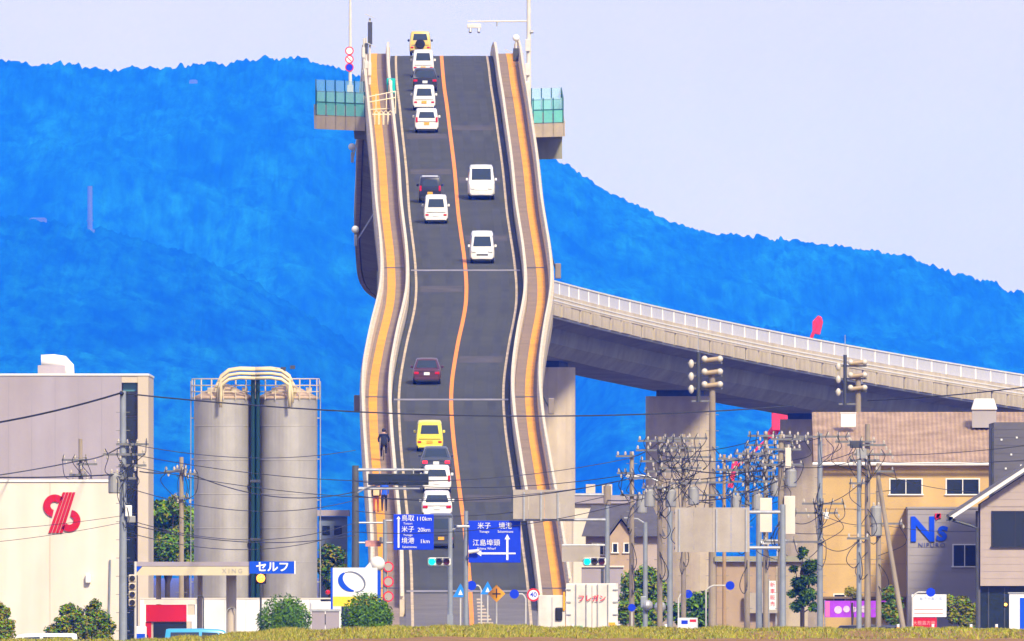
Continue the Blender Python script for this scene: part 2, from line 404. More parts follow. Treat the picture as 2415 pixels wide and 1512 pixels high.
balcony(-1, sL, 17.0, 5.92, 9.15, 5, 'wide viewing balcony with teal glass screens and tan slab', 1.0, 0.22, -1.5)
balcony(1, s_at_y(296), 15.0, 5.92, 7.95, 3, 'narrow viewing balcony with pale glass screens', 0.6, 1.0, -2.4)
# ------------------------------------------------------------------ ground, hills, haze
GRASSM = mat('field_soil', (0.10, 0.085, 0.05), 0.95, var=0.3, scale=0.05, spec=0.1)
MB().span(-14000, 14000, -300, 60000, -0.5, 0.0).build('ground', GRASSM); tag(bpy.data.objects['ground'], kind='structure', label='flat brown and green lowland around the bridge')

ridge = [(-700,230),(-400,190),(-200,150),(0,143),(40,146),(70,150),(88,157),(105,149),(150,148),(185,156),(230,162),(290,163),(350,160),(400,157),(440,155),(470,148),(520,150),(560,148),(600,140),(650,136),(700,136),(740,144),(780,156),(830,177),(900,204),(1000,240),(1100,282),(1200,325),(1280,362),(1330,385),(1400,430),(1450,462),(1500,483),(1550,507),(1600,530),(1680,550),(1750,556),(1830,565),(1900,570),(1950,577),(2000,585),(2080,592),(2150,610),(2220,635),(2290,655),(2350,668),(2380,688),(2415,697),(2600,760),(2900,880),(3300,980)]
spur = [(-700,520),(-300,500),(0,507),(60,512),(120,520),(200,533),(270,545),(350,570),(420,590),(520,625),(600,665),(700,725),(800,790),(900,850),(1000,930),(1150,1040),(1300,1130),(1500,1200),(2000,1300),(3300,1330)]
spur2 = [(-700,1300),(400,1290),(1000,1180),(1300,980),(1380,830),(1450,760),(1600,735),(1750,760),(1900,790),(2050,800),(2200,850),(2400,930),(2600,1000),(3300,1150)]
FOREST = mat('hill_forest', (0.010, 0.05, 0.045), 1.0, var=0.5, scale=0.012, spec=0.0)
_fn = FOREST.node_tree; _b = _fn.nodes['Principled BSDF']; _tc = _fn.nodes.new('ShaderNodeTexCoord')     # woodland mottling: base tone multiplied by noise at two scales
_mx = None
_mp = _fn.nodes.new('ShaderNodeMapping'); _mp.inputs['Scale'].default_value = (1, .10, 0.0); _fn.links.new(_tc.outputs['Object'], _mp.inputs[0])
for _sc, _c0, _c1 in ((0.009, (.22, .22, .22, 1), (1, 1, 1, 1)), (0.05, (.16, .16, .16, 1), (1.0, 1.0, 1.0, 1))):
    _nz = _fn.nodes.new('ShaderNodeTexNoise'); _nz.inputs['Scale'].default_value = _sc; _nz.inputs['Detail'].default_value = 5; _nz.inputs['Roughness'].default_value = .7; _fn.links.new(_mp.outputs[0], _nz.inputs[0])
    _rp = _fn.nodes.new('ShaderNodeValToRGB'); _rp.color_ramp.elements[0].position = .38; _rp.color_ramp.elements[1].position = .66; _rp.color_ramp.elements[0].color = _c0; _rp.color_ramp.elements[1].color = _c1; _fn.links.new(_nz.outputs[0], _rp.inputs[0])
    _m = _fn.nodes.new('ShaderNodeMixRGB'); _m.blend_type = 'MULTIPLY'; _m.inputs[0].default_value = 1
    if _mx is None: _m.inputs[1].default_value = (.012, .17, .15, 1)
    else: _fn.links.new(_mx.outputs[0], _m.inputs[1])
    _fn.links.new(_rp.outputs[0], _m.inputs[2]); _mx = _m
_fn.links.new(_mx.outputs[0], _b.inputs['Base Color'])
def fbm(x, y, seed, oct=5, f0=1.0):
    r = np.random.RandomState(seed); out = np.zeros_like(x); a = 1.0; f = f0
    for _ in range(oct):
        for _j in range(3):
            th = r.uniform(0, 2*np.pi); ph = r.uniform(0, 2*np.pi); kx, ky = np.cos(th)*f, np.sin(th)*f
            out += a*np.sin(kx*x+ky*y+ph+1.3*np.sin(ky*x*0.7-kx*y*0.6+ph*2))/3
        a *= 0.55; f *= 2.03
    return out
def hill(name, line, D, front, back, seed, label, tree=1.9, rough=11.0):
    kk = D/22000.0; tree *= kk; rough *= kk
    xs = np.array([a for a, b in line], float); zs = np.array([b for a, b in line], float)
    px = np.arange(xs[0], xs[-1], 3.0); pz = np.interp(px, xs, zs)
    X = (px-CX)*D/F; Hh = EYE+(HOR-pz)*D/F
    t = np.concatenate([np.linspace(-1, 0, 64), np.linspace(0, 1, 14)[1:]])
    Yv = np.where(t < 0, D + t*front, D + t*back)
    prof = np.where(t < 0, np.clip(1+t, 0, 1)**0.85, (1-t)**1.2)
    XX_, YY_ = np.meshgrid(X, Yv); Pf = np.meshgrid(X, prof)[1]; HH = np.meshgrid(Hh, Yv)[0]
    n1 = fbm(XX_, YY_*0.25, seed, 5, 0.02/kk)
    rr = np.random.RandomState(seed+9); n2 = rr.normal(size=XX_.shape)*.30
    n2[:, 1:-1] = (n2[:, :-2]+n2[:, 1:-1]*1.5+n2[:, 2:])/2.4
    for f_, a_ in ((0.16, .9), (0.31, .8), (0.55, .55), (0.95, .35)):
        th = rr.uniform(0, 6.28); ph = rr.uniform(0, 6.28); q_ = 1.6*np.sin(XX_*f_/kk*.31+ph)+1.1*np.sin(YY_*f_/kk*.07+2*ph)
        n2 += a_*(np.abs(np.sin(XX_*f_/kk+YY_*f_/kk*.10*np.cos(th)+q_))-.6)*(.6+.4*np.sin(XX_*f_/kk*.13+th))
    T = np.meshgrid(X, t)[1]
    w = np.clip(-T*4, 0, 1)
    Z = HH*Pf + w*n1*rough*(0.3+Pf) + (0.25+0.75*np.clip(Pf, 0, 1))*n2*tree*Pf
    Z[0, :] = -3; Z[-1, :] = -3
    nr, nc = Z.shape
    v = np.stack([XX_, YY_, Z], -1).reshape(-1, 3)-np.array([0, D, 0])
    i = np.arange(nr-1)[:, None]*nc + np.arange(nc-1)[None, :]
    f = np.stack([i, i+1, i+nc+1, i+nc], -1).reshape(-1, 4)
    me = bpy.data.meshes.new(name); me.from_pydata(v.tolist(), [], f.tolist()); me.materials.append(FOREST)
    me.polygons.foreach_set('use_smooth', [True]*len(me.polygons)); me.update()
    o = bpy.data.objects.new(name, me); col.objects.link(o); o.location = (0, D, 0)
    return tag(o, label, None, None, 'structure')
hill('hill', ridge, 50000, 7000, 3200, 3, 'long forested hill ridge falling away behind the bridge')
hill('hill', spur, 40000, 5600, 3200, 5, 'lower forested spur with a tall mast on it', tree=1.8, rough=6)
hill('hill', spur2, 43000, 5600, 3200, 8, 'low forested slope behind the far ramp', tree=1.9, rough=6)

# the blue air between here and the hills
hz = MB().span(-14500, 14500, -500, 61000, -1.5, 640).build('haze', mat('haze_air', (1, 1, 1), var=0))
tag(hz, 'thin blue haze filling the air as far as the hills', None, None, 'stuff')
hm = MATS['haze_air']; hn = hm.node_tree; hn.nodes.clear()
pv = hn.nodes.new('ShaderNodeVolumePrincipled'); ho = hn.nodes.new('ShaderNodeOutputMaterial')
pv.inputs['Color'].default_value = (0.006, 0.105, 1.0, 1); pv.inputs['Absorption Color'].default_value = (1, 1, 1, 1)
pv.inputs['Density'].default_value = 3.65e-5; pv.inputs['Anisotropy'].default_value = -0.45
hn.links.new(pv.outputs[0], ho.inputs['Volume'])
# ------------------------------------------------------------------ vehicles
TAILM = mat('tail_lamp_red', (0.55, 0.012, 0.02), 0.25, var=0.0)
TAILON = mat('brake_lamp_lit', (0.6, 0.01, 0.02), 0.25, var=0.0, emit=(1, 0.02, 0.03), estr=1.6)
LAMPM = mat('headlamp_clear', (0.75, 0.75, 0.72), 0.15, var=0.0)
PLY = mat('yellow_plate', (0.85, 0.40, 0.02), 0.5, var=0.0); PLW = mat('white_plate', (0.80, 0.80, 0.78), 0.5, var=0.0)
CHROME = mat('rim_alloy', (0.5, 0.5, 0.5), 0.3, 0.8, var=0.0)
TRIM = mat('black_trim', (0.02, 0.02, 0.022), 0.5, var=0.0)
VGLASS = mat('vehicle_glass', (0.02, 0.034, 0.045), 0.05, var=0.0, spec=0.8)
def paint(n, c, r=0.28): return mat('paint_'+n, c, r, var=0.04, scale=2.0, spec=0.5)
PW = paint('white', (0.78, 0.76, 0.72)); PK = paint('black', (0.016, 0.018, 0.024)); PG = paint('graphite', (0.05, 0.06, 0.075))
PYE = paint('lemon', (0.78, 0.66, 0.06)); PCR = paint('sand', (0.66, 0.48, 0.12)); PMA = paint('maroon', (0.075, 0.022, 0.024)); PRB = paint('red_black', (0.10, 0.014, 0.018))
PBL = paint('sky_blue', (0.05, 0.36, 0.68)); PSV = paint('silver', (0.50, 0.51, 0.52), 0.32); PGN = paint('dark_green', (0.02, 0.035, 0.028))

def lerp(a, b, t): return a+(b-a)*t
# rings: (y_low, y_belt, y_roof, half-width, z_bottom, z_belt, z_roof, roof half-width)
def car_rings(kind, L, W, H):
    w = W/2; r = -L/2; f = L/2; b = 0.26
    if kind in ('keivan', 'cabvan'):
        zb = 0.56*H
        R = [(r, r+.03, r+.15, w*.95, b, zb, H-.03, w*.80), (r+.22, r+.22, r+.28, w, b-.02, zb, H, w*.84), (0, 0, 0, w, b-.02, zb*.99, H+.01, w*.85),
             (f-.75, f-.70, f-.95, w, b-.02, zb*.97, H-.02, w*.84), (f-.30, f-.30, f-.72, w*.97, b, zb*.97, H-.06, w*.80), (f, f-.05, f-.62, w*.90, b+.02, zb*.92, H-.12, w*.76)]
        return R, 'front'
    if kind in ('keiwagon', 'suv', 'minivan'):
        zb = 0.60*H; hood = 0.62*H; hl = {'keiwagon': 0.62, 'suv': 0.85, 'minivan': 0.62}[kind]
        R = [(r, r+.04, r+.20, w*.95, b+.02, zb, H-.04, w*.78), (r+.25, r+.25, r+.34, w, b-.02, zb, H, w*.82), (0, 0, 0, w, b-.02, zb*.99, H+.01, w*.83),
             (f-hl-.55, f-hl-.5, f-hl-.75, w, b-.02, zb*.98, H-.02, w*.82), (f-hl, f-hl, f-hl+.05, w*.98, b, zb*.93, zb*.98, w*.86), (f-.12, f-.12, f-.16, w*.92, b, hood*.82, hood*.86, w*.80), (f, f-.02, f-.10, w*.84, b+.06, hood*.74, hood*.78, w*.74)]
        return R, 'hood'
    if kind == 'hatch':
        zb = 0.60*H
        R = [(r, r+.05, r+.14, w*.94, b+.04, zb*.94, zb*1.0, w*.90), (r+.16, r+.12, r+.40, w*.98, b, zb, H-.08, w*.72), (r+.6, r+.6, r+.75, w, b-.02, zb, H, w*.78), (0, 0, 0.1, w, b-.02, zb*.98, H+.01, w*.79),
             (.35, .35, .30, w, b-.02, zb*.96, H-.03, w*.78), (f-.95, f-.95, f-.90, w*.98, b, zb*.92, zb*.97, w*.86), (f-.18, f-.18, f-.2, w*.92, b, zb*.78, zb*.82, w*.82), (f, f-.03, f-.08, w*.82, b+.06, zb*.68, zb*.72, w*.74)]
        return R, 'sedan'
    zb = 0.60*H
    R = [(r, r+.04, r+.10, w*.90, b+.05, zb*.92, zb*.98, w*.82), (r+.45, r+.45, r+.42, w*.98, b, zb, zb*1.03, w*.88), (r+1.0, r+1.0, r+1.05, w, b-.02, zb, H-.05, w*.68), (r+1.5, r+1.5, r+1.5, w, b-.02, zb*.99, H, w*.72),
         (.15, .15, .05, w, b-.02, zb*.97, H-.02, w*.72), (f-1.2, f-1.2, f-1.1, w*.98, b, zb*.93, zb*.98, w*.86), (f-.2, f-.2, f-.2, w*.92, b, zb*.78, zb*.82, w*.82), (f, f-.03, f-.08, w*.80, b+.06, zb*.68, zb*.72, w*.72)]
    return R, 'sedan'
def car(label, kind, L, W, H, body, plate=PLW, cat='car', group='vehicles driving over the bridge', lit=False, tail='mid', roof=None, spare=False, name=None):
    g = thing(name or {'keivan': 'kei_van', 'cabvan': 'van', 'keiwagon': 'kei_wagon', 'suv': 'off_roader', 'minivan': 'minivan', 'hatch': 'hatchback', 'sedan': 'sedan'}[kind], label, cat, group=group)
    R, style = car_rings(kind, L, W, H)
    def sec(r):
        yl, yb, yr, w, z0, zb, zr, wr = r
        return [(w*.86, yl, z0), (w*.99, yl, z0+.12), (w, lerp(yl, yb, .6), lerp(z0, zb, .55)), (w*.965, yb, zb), (lerp(w*.965, wr, .88), lerp(yb, yr, .88), lerp(zb, zr, .88)), (wr*.93, yr, zr), (wr*.45, yr, zr+.02)]
    secs = [sec(r) for r in R]; n = 14
    mb = MB(); vs_ = []
    for s_ in secs: vs_ += [(x, y, z) for x, y, z in s_] + [(-x, y, z) for x, y, z in reversed(s_)]
    fs = [(i*n+k, i*n+(k+1) % n, (i+1)*n+(k+1) % n, (i+1)*n+k) for i in range(len(R)-1) for k in range(n)]
    def cap(i): return [(i*n+k, i*n+k+1, i*n+n-2-k, i*n+n-1-k) for k in range(6)]
    fs += cap(0)+cap(len(R)-1); mb.add(vs_, fs)
    b = mb.build('body', body, g, smooth=True)
    md = b.modifiers.new('bevel', 'BEVEL'); md.width = 0.045; md.segments = 3; md.limit_method = 'ANGLE'; md.angle_limit = math.radians(28)
    def q4(a, b_, c, d, u0, u1, v0, v1):          # inset patch of the quad a-b (low) d-c (high)
        a, b_, c, d = map(Vector, (a, b_, c, d))
        f = lambda u, v: a.lerp(b_, u).lerp(d.lerp(c, u), v)
        return f(u0, v0), f(u1, v0), f(u1, v1), f(u0, v1)
    mir = lambda p: (-p[0], p[1], p[2])
    def glass(nm, a, b_, c, d, ins, m=VGLASS, t=0.016): MB().plate(*q4(a, b_, c, d, *ins), t).build(nm, m, g)
    r0, r1 = secs[0], secs[1]
    if style == 'sedan':
        i0, i1 = (0, 1) if kind == 'hatch' else (1, 2)
        A, B = secs[i0], secs[i1]; glass('rear_window', mir(A[5]), A[5], B[5], mir(B[5]), (.04, .96, .10, .90))
        j = next(k for k in range(2, len(R)) if secs[k][5][2] < 0.8*H)
        A, B = secs[j], secs[j-1]; glass('windscreen', A[5], mir(A[5]), mir(B[5]), B[5], (.04, .96, .06, .92))
    else:
        glass('rear_window', mir(r0[3]), r0[3], r0[5], mir(r0[5]), (.12, .88, .10, .80))
        if style == 'front':
            e = secs[-1]; glass('windscreen', e[3], mir(e[3]), mir(e[5]), e[5], (.06, .94, .12, .88))
        else:
            A, B = secs[4], secs[3]; glass('windscreen', A[5], mir(A[5]), mir(B[5]), B[5], (.05, .95, .06, .90))
    k0 = 1 if style != 'sedan' else (2 if kind == 'hatch' else 3)
    k1 = {'front': 4, 'hood': 3, 'sedan': next((k for k in range(2, len(R)) if secs[k][5][2] < 0.8*H), 4)-1}[style]
    for sg in (-1, 1):
        m2 = (lambda p: p) if sg > 0 else mir
        for k in range(k0, k1):
            A, B = secs[k], secs[k+1]
            MB().plate(*q4(m2(A[3]), m2(B[3]), m2(B[4]), m2(A[4]), .06, .94, .12, .95), 0.014).build('side_window', VGLASS, g)
        # lamps at the back
        w, z0, zb = R[0][3], R[0][4], R[0][5]; yb = -L/2
        if tail == 'mid':
            MB().box((sg*(w-.15), yb+.04, zb-.12), (.27, .12, .15)).build('tail_light', TAILON if lit else TAILM, g, bevel=.02)
        elif tail == 'tall':
            MB().box((sg*(w-.09), yb+.06, zb-.05), (.13, .14, .34)).build('tail_light', TAILON if lit else TAILM, g, bevel=.02)
        else:
            MB().box((sg*(w-.15), yb+.015, z0+.30), (.2, .08, .11)).build('tail_light', TAILON if lit else TAILM, g, bevel=.02)
        e = R[-1]; MB().box((sg*(e[3]-.17), L/2-.03, lerp(e[4], e[5], .72)), (.26, .12, .15)).build('headlight', LAMPM, g, bevel=.03)
        ym = R[k1][1]-.05; MB().box((sg*(W/2+.055), ym, R[k1][5]+.07), (.14, .09, .16)).build('wing_mirror', body if kind != 'suv' else TRIM, g, bevel=.03)
        for yw in (-L/2+.24*L*0.78, L/2-.24*L*0.72):
            wh = bpy.data.objects.new('wheel', None); col.objects.link(wh); wh.parent = g; wh.location = (sg*(W/2-.13), yw, 0.285)
            MB().cyl((-.09, 0, 0), (.09, 0, 0), .285, n=18).build('tyre', BLACK, wh)
            MB().cyl((sg*.04, 0, 0), (sg*.1, 0, 0), .185, n=14).build('rim', CHROME, wh)
    MB().box((0, -L/2-.012, R[0][4]+(.34 if tail != 'low' else .30)), (.33, .03, .17)).build('number_plate', plate, g)
    MB().box((0, L/2+.0, R[-1][4]+.12), (.33, .05, .17)).build('number_plate', plate, g)
    MB().box((0, -L/2+.03, R[0][4]+.03), (W*.86, .10, .17)).build('rear_bumper', body if kind != 'suv' else TRIM, g, bevel=.03)
    MB().box((0, -L/2+.01, R[0][4]-.05), (W*.80, .10, .09)).build('rear_valance', TRIM, g); MB().box((0, -L/2-.002, R[0][4]+.47), (W*.80, .02, .018)).build('tailgate_seam', TRIM, g)
    MB().box((0, L/2-.06, R[-1][4]+.26), (W*.46, .1, .10)).build('grille', TRIM, g)
    MB().box((0, 0, .27), (W*.84, L*.86, .14)).build('underbody', TRIM, g)
    if roof: MB().box((0, lerp(R[1][2], R[k1][2], .5), H+.008), (W*.68, abs(R[k1][2]-R[1][2])*.9, .05)).build('roof_panel', roof, g, bevel=.02)
    if spare: MB().cyl((0, -L/2-.01, .82), (0, -L/2-.20, .82), .34, n=20).build('spare_wheel', BLACK, g, bevel=.03)
    return g
def on_deck(g, px, py=None, s=None, rev=False, lift=0.0):
    if s is None: s = s_at_y(py)
    c = at(s); off = (px-CX)*c.y/F - c.x
    p = at(s, off/kw(s))
    h, gr = heading(s), grade(s)
    g.location = (p.x, p.y, p.z+0.012+lift)
    g.rotation_euler = Matrix.Rotation(h, 4, 'Z').__matmul__(Matrix.Rotation(gr, 4, 'X')).__matmul__(Matrix.Rotation(math.pi if rev else 0, 4, 'Z')).to_euler()
    return g
on_deck(car('sand yellow off-roader with spare wheel cresting the bridge', 'suv', 3.4, 1.52, 1.70, PCR, PLY, spare=True, tail='low'), 991, s=3003)
on_deck(car('white kei van with dark rear window just behind the sand off-roader', 'keivan', 3.4, 1.46, 1.72, PW, PLY, 'van', tail='low'), 998, 178)
on_deck(car('black hatchback with red tail lamps between two white kei vans', 'hatch', 3.9, 1.68, 1.50, PK, PLW), 1002, 214)
on_deck(car('white kei van with orange plate following the black hatchback', 'keivan', 3.4, 1.50, 1.62, PW, PLY, 'van', tail='low'), 1000, 259)
on_deck(car('white hatchback with red lamps and orange plate beside the viewing balcony', 'keiwagon', 3.5, 1.56, 1.52, PW, PLY, tail='tall'), 1006, 311)
on_deck(car('small black wagon with dark red pillars and orange plate', 'keiwagon', 3.4, 1.46, 1.62, PK, PLY, tail='tall', roof=PSV), 1014, 476)
on_deck(car('white kei van close behind the small black wagon', 'keivan', 3.4, 1.50, 1.72, PW, PLW, 'van', tail='low'), 1028, 525)
on_deck(car('large white minivan coming down with wide dark grille', 'minivan', 4.6, 1.72, 2.02, PW, PLW, 'van'), 1135, 468, rev=True)
on_deck(car('white cab-over kei van coming down the bridge', 'keivan', 3.4, 1.52, 1.86, PW, PLW, 'van', tail='low'), 1137, 619, rev=True)
on_deck(car('maroon sedan with red lamps alone in the climbing lane', 'sedan', 4.4, 1.68, 1.46, PMA, PLW), 1007, 903)
on_deck(car('lemon yellow kei van climbing behind the maroon sedan', 'keivan', 3.4, 1.54, 1.68, PYE, PLY, 'van', tail='low'), 1013, 1062)
on_deck(car('dark grey sedan with lit brake lamps behind the yellow van', 'sedan', 4.5, 1.74, 1.47, PG, PLW, lit=True), 1028, 1114)
on_deck(car('white hatchback half hidden by the dark message board', 'keiwagon', 3.6, 1.62, 1.48, PW, PLW, tail='tall'), 1030, 1160)
on_deck(car('white estate car with wide red lamps above the blue distance sign', 'hatch', 4.4, 1.70, 1.46, PW, PLW), 1030, 1220)
on_deck(car('dark kei van with orange plate beside the blue distance sign', 'keivan', 3.4, 1.48, 1.80, PG, PLY, 'van', tail='low'), 1040, 1290)

# ------------------------------------------------------------------ people on the left walkway
SKIN = mat('skin', (0.45, 0.26, 0.18), 0.6, var=0.0); HAIR = mat('black_hair', (0.012, 0.01, 0.01), 0.6, var=0.0)
NAVY = mat('navy_cloth', (0.015, 0.02, 0.04), 0.9, var=0.1, scale=6); BLUEC = mat('bright_blue_cloth', (0.02, 0.10, 0.62), 0.85, var=0.1, scale=6)
CREAMC = mat('cream_cloth', (0.62, 0.48, 0.28), 0.85, var=0.1, scale=6); BLACKC = mat('black_cloth', (0.012, 0.012, 0.016), 0.9, var=0.1, scale=6); RUSTC = mat('rust_cloth', (0.35, 0.07, 0.03), 0.9, var=0.1, scale=6)
SHOE = mat('shoe_leather', (0.02, 0.018, 0.016), 0.6, var=0.0)
def figure(joints, edges, radii, rule, mats, parent, name='body'):
    me = bpy.data.meshes.new('fig'); me.from_pydata(joints, edges, [])
    o = bpy.data.objects.new('fig', me); col.objects.link(o)
    o.modifiers.new('skin', 'SKIN'); sv = me.skin_vertices[0].data
    for i, r in enumerate(radii): sv[i].radius = (r[0], r[1]) if isinstance(r, tuple) else (r, r)
    sv[0].use_root = True
    sb = o.modifiers.new('sub', 'SUBSURF'); sb.levels = 2; sb.render_levels = 2
    dg = bpy.context.evaluated_depsgraph_get(); dg.update()
    m2 = bpy.data.meshes.new_from_object(o.evaluated_get(dg)); bpy.data.objects.remove(o)
    m2.materials.clear()
    for m in mats: m2.materials.append(m)
    for p in m2.polygons: p.material_index = rule(p.center); p.use_smooth = True
    b = bpy.data.objects.new(name, m2); col.objects.link(b); b.parent = parent; return b
def person(label, top, trouser, H=1.70, stride=0.16, skirt=None, bag=None):
    g = thing('person', label, 'person', group='people on the walkway'); k = H/1.70
    J = [(0,0,.92),(0,0,1.10),(0,.01,1.32),(0,.01,1.46),(0,.02,1.54),(0,.03,1.66),
         (.17,.01,1.42),(.22,-.03,1.16),(.21,.05,.92),(.21,.07,.84),(-.17,.01,1.42),(-.22,.04,1.16),(-.21,.14,.93),(-.21,.17,.85),
         (.10,0,.86),(.11,.03+stride*.6,.50),(.11,stride*.5,.09),(.11,stride*.5+.14,.05),(-.10,0,.86),(-.11,-stride*.2,.50),(-.11,-stride,.11),(-.11,-stride+.13,.05)]
    E = [(0,1),(1,2),(2,3),(3,4),(4,5),(3,6),(6,7),(7,8),(8,9),(3,10),(10,11),(11,12),(12,13),(0,14),(14,15),(15,16),(16,17),(0,18),(18,19),(19,20),(20,21)]
    Rr = [(.155,.11),(.14,.10),(.165,.115),(.12,.09),.055,.095,.07,.05,.036,.03,.07,.05,.036,.03,(.095,.095),.065,.042,.04,(.095,.095),.065,.042,.04]
    def rule(c):
        z = c.z/k
        if z > 1.49: return 0
        if abs(c.x) > .17*k and z < .95: return 0
        if z > .90: return 1
        return 2 if z > .10 else 3
    figure([(x*k, y*k, z*k) for x, y, z in J], E, [tuple(v*k for v in r) if isinstance(r, tuple) else r*k for r in Rr], rule, [SKIN, top, trouser, SHOE], g)
    MB().ball((0, .015*k, 1.685*k), .108*k, 10, 1.05).build('hair', HAIR, g, smooth=True)
    if skirt: MB().lathe([(.15*k, .92*k), (.20*k, .70*k), (.24*k, .50*k), (.23*k, .50*k)], n=18).build('skirt', skirt, g, smooth=True)
    if bag: MB().box((0, -.17*k, 1.2*k), (.36, .2, .46)).build('backpack', bag, g, bevel=.06)
    return g
def on_walk(g, px, py):
    s = s_at_y(py); c = at(s); p = at(s, ((px-CX)*c.y/F - c.x)/kw(s), 0.175); g.location = p; g.rotation_euler = (0, 0, heading(s)); return g
on_walk(person('person in bright blue jacket and black trousers walking up the walkway', BLUEC, BLACKC, 1.74, .14), 906, 1214)
on_walk(person('person in rust trousers carrying a cream backpack beside the blue jacket', BLACKC, RUSTC, 1.66, .12, bag=CREAMC), 887, 1217)
# cyclist on a bicycle, both seen from behind
bk = thing('bicycle', 'dark city bicycle ridden up the left walkway', 'bicycle')
for y in (-.52, .55):
    wh = bpy.data.objects.new('wheel', None); col.objects.link(wh); wh.parent = bk; wh.location = (0, y, .335)
    pts = [(0, .315*math.cos(t), .315*math.sin(t)) for t in [2*math.pi*k/24 for k in range(25)]]
    MB().tube(pts, .02, 6).build('tyre', BLACK, wh)
    sp = MB()
    for k in range(8): t = math.pi*k/8; sp.cyl((0, .3*math.cos(t), .3*math.sin(t)), (0, -.3*math.cos(t), -.3*math.sin(t)), .003, n=4)
    sp.build('spokes', STEEL, wh)
fr = MB()
for a, b_ in (((0,-.52,.335),(0,-.12,.30)), ((0,-.12,.30),(0,-.22,.86)), ((0,-.52,.335),(0,-.20,.70)), ((0,-.20,.72),(0,.40,.78)), ((0,-.12,.30),(0,.42,.70)), ((0,.55,.335),(0,.38,.98))): fr.cyl(a, b_, .02, n=8)
fr.build('frame', DSTEEL, bk); MB().tube([(-.28,.22,1.02),(-.2,.36,1.03),(0,.38,1.0),(.2,.36,1.03),(.28,.22,1.02)], .014).build('handlebar', STEEL, bk)
MB().box((0,-.24,.90), (.17,.26,.07)).build('saddle', BLACK, bk, bevel=.02)
MB().box((0,-.55,.70), (.10,.40,.03)).build('rear_rack', STEEL, bk); MB().cyl((-.14,-.1,.20),(.14,-.1,.38),.014,n=6).build('pedals', STEEL, bk)
MB().box((0,-.60,.62), (.07,.03,.07)).build('rear_reflector', PLW, bk)
on_walk(bk, 905, 1093)
cy = thing('person', 'person in dark navy clothes riding the bicycle, seen from behind', 'person', group='people on the walkway')
J = [(0,-.22,.98),(0,-.18,1.16),(0,-.08,1.36),(0,-.03,1.48),(0,.0,1.55),(0,.02,1.67),
     (.19,-.05,1.44),(.30,.0,1.22),(.28,.18,1.06),(.27,.24,1.04),(-.19,-.05,1.44),(-.30,.0,1.22),(-.28,.18,1.06),(-.27,.24,1.04),
     (.10,-.2,.92),(.13,.18,.78),(.13,-.06,.44),(.13,.04,.40),(-.10,-.2,.92),(-.13,.16,.60),(-.13,-.08,.25),(-.13,.04,.22)]
E = [(0,1),(1,2),(2,3),(3,4),(4,5),(3,6),(6,7),(7,8),(8,9),(3,10),(10,11),(11,12),(12,13),(0,14),(14,15),(15,16),(16,17),(0,18),(18,19),(19,20),(20,21)]
Rr = [(.165,.13),(.17,.12),(.19,.13),(.13,.1),.06,.10,.085,.065,.045,.035,.085,.065,.045,.035,.10,.075,.05,.045,.10,.075,.05,.045]
figure(J, E, Rr, lambda c: 0 if c.z > 1.51 or (abs(c.x) > .2 and c.y > .19) else (1 if c.z > .93 else (2 if c.z > .30 else 3)), [SKIN, NAVY, BLACKC, SHOE], cy)
MB().ball((0, .005, 1.695), .113, 10, 1.05).build('hair', HAIR, cy, smooth=True)
on_walk(cy, 905, 1093)
# ------------------------------------------------------------------ furniture at the crest of the bridge
REDS = mat('sign_red', (0.70, 0.02, 0.03), 0.45, var=0.0); BLUES = mat('sign_blue', (0.0, 0.035, 0.62), 0.45, var=0.04, scale=3); WHITES = mat('sign_white', (0.82, 0.82, 0.82), 0.45, var=0.0)
YELS = mat('sign_yellow', (0.90, 0.38, 0.0), 0.45, var=0.0); SIGNBACK = mat('sign_back', (0.42, 0.37, 0.31), 0.6, var=0.08, scale=1.0, streak=0.12)
BLACKS = mat('sign_black', (0.015, 0.015, 0.015), 0.5, var=0.0); TEALS = mat('sign_teal', (0.0, 0.45, 0.42), 0.5, var=0.0)
POLEW = mat('pale_pole_paint', (0.62, 0.60, 0.55), 0.5, var=0.08, scale=2); POLEB = mat('blue_grey_pole', (0.30, 0.33, 0.36), 0.5, 0.3, var=0.12, scale=1.5); CONCP = mat('pole_concrete', (0.36, 0.30, 0.22), 0.85, var=0.15, scale=0.8, streak=0.2)
def disc(parent, loc, r, kind):               # round traffic sign facing the camera
    e = bpy.data.objects.new('round_sign', None); col.objects.link(e); e.parent = parent; e.location = loc
    if kind == 'blue': MB().cyl((0, 0, 0), (0, .03, 0), r, n=28).build('sign_face', BLUES, e)
    elif kind == 'blue_red':
        MB().cyl((0, 0, 0), (0, .03, 0), r, n=28).build('sign_rim', REDS, e); MB().cyl((0, -.008, 0), (0, .02, 0), r*.80, n=28).build('sign_face', BLUES, e)
    else:
        MB().cyl((0, 0, 0), (0, .03, 0), r, n=28).build('sign_rim', REDS, e); MB().cyl((0, -.008, 0), (0, .02, 0), r*.74, n=28).build('sign_face', WHITES, e)
        if kind == 'dull': MB().cyl((0, -.012, 0), (0, .0, 0), r*.74, n=28).build('sign_film', SIGNBACK, e)
        elif kind == 'slash':
            MB().box((0, -.012, 0), (r*1.4, .012, r*.2), Matrix.Rotation(math.radians(45), 3, 'Y')).build('sign_bar', REDS, e)
        elif kind: text(kind, r*1.05, BLUES, e, (0, -.014, 0), .004, 'sign_number', bold=.004)
    return e
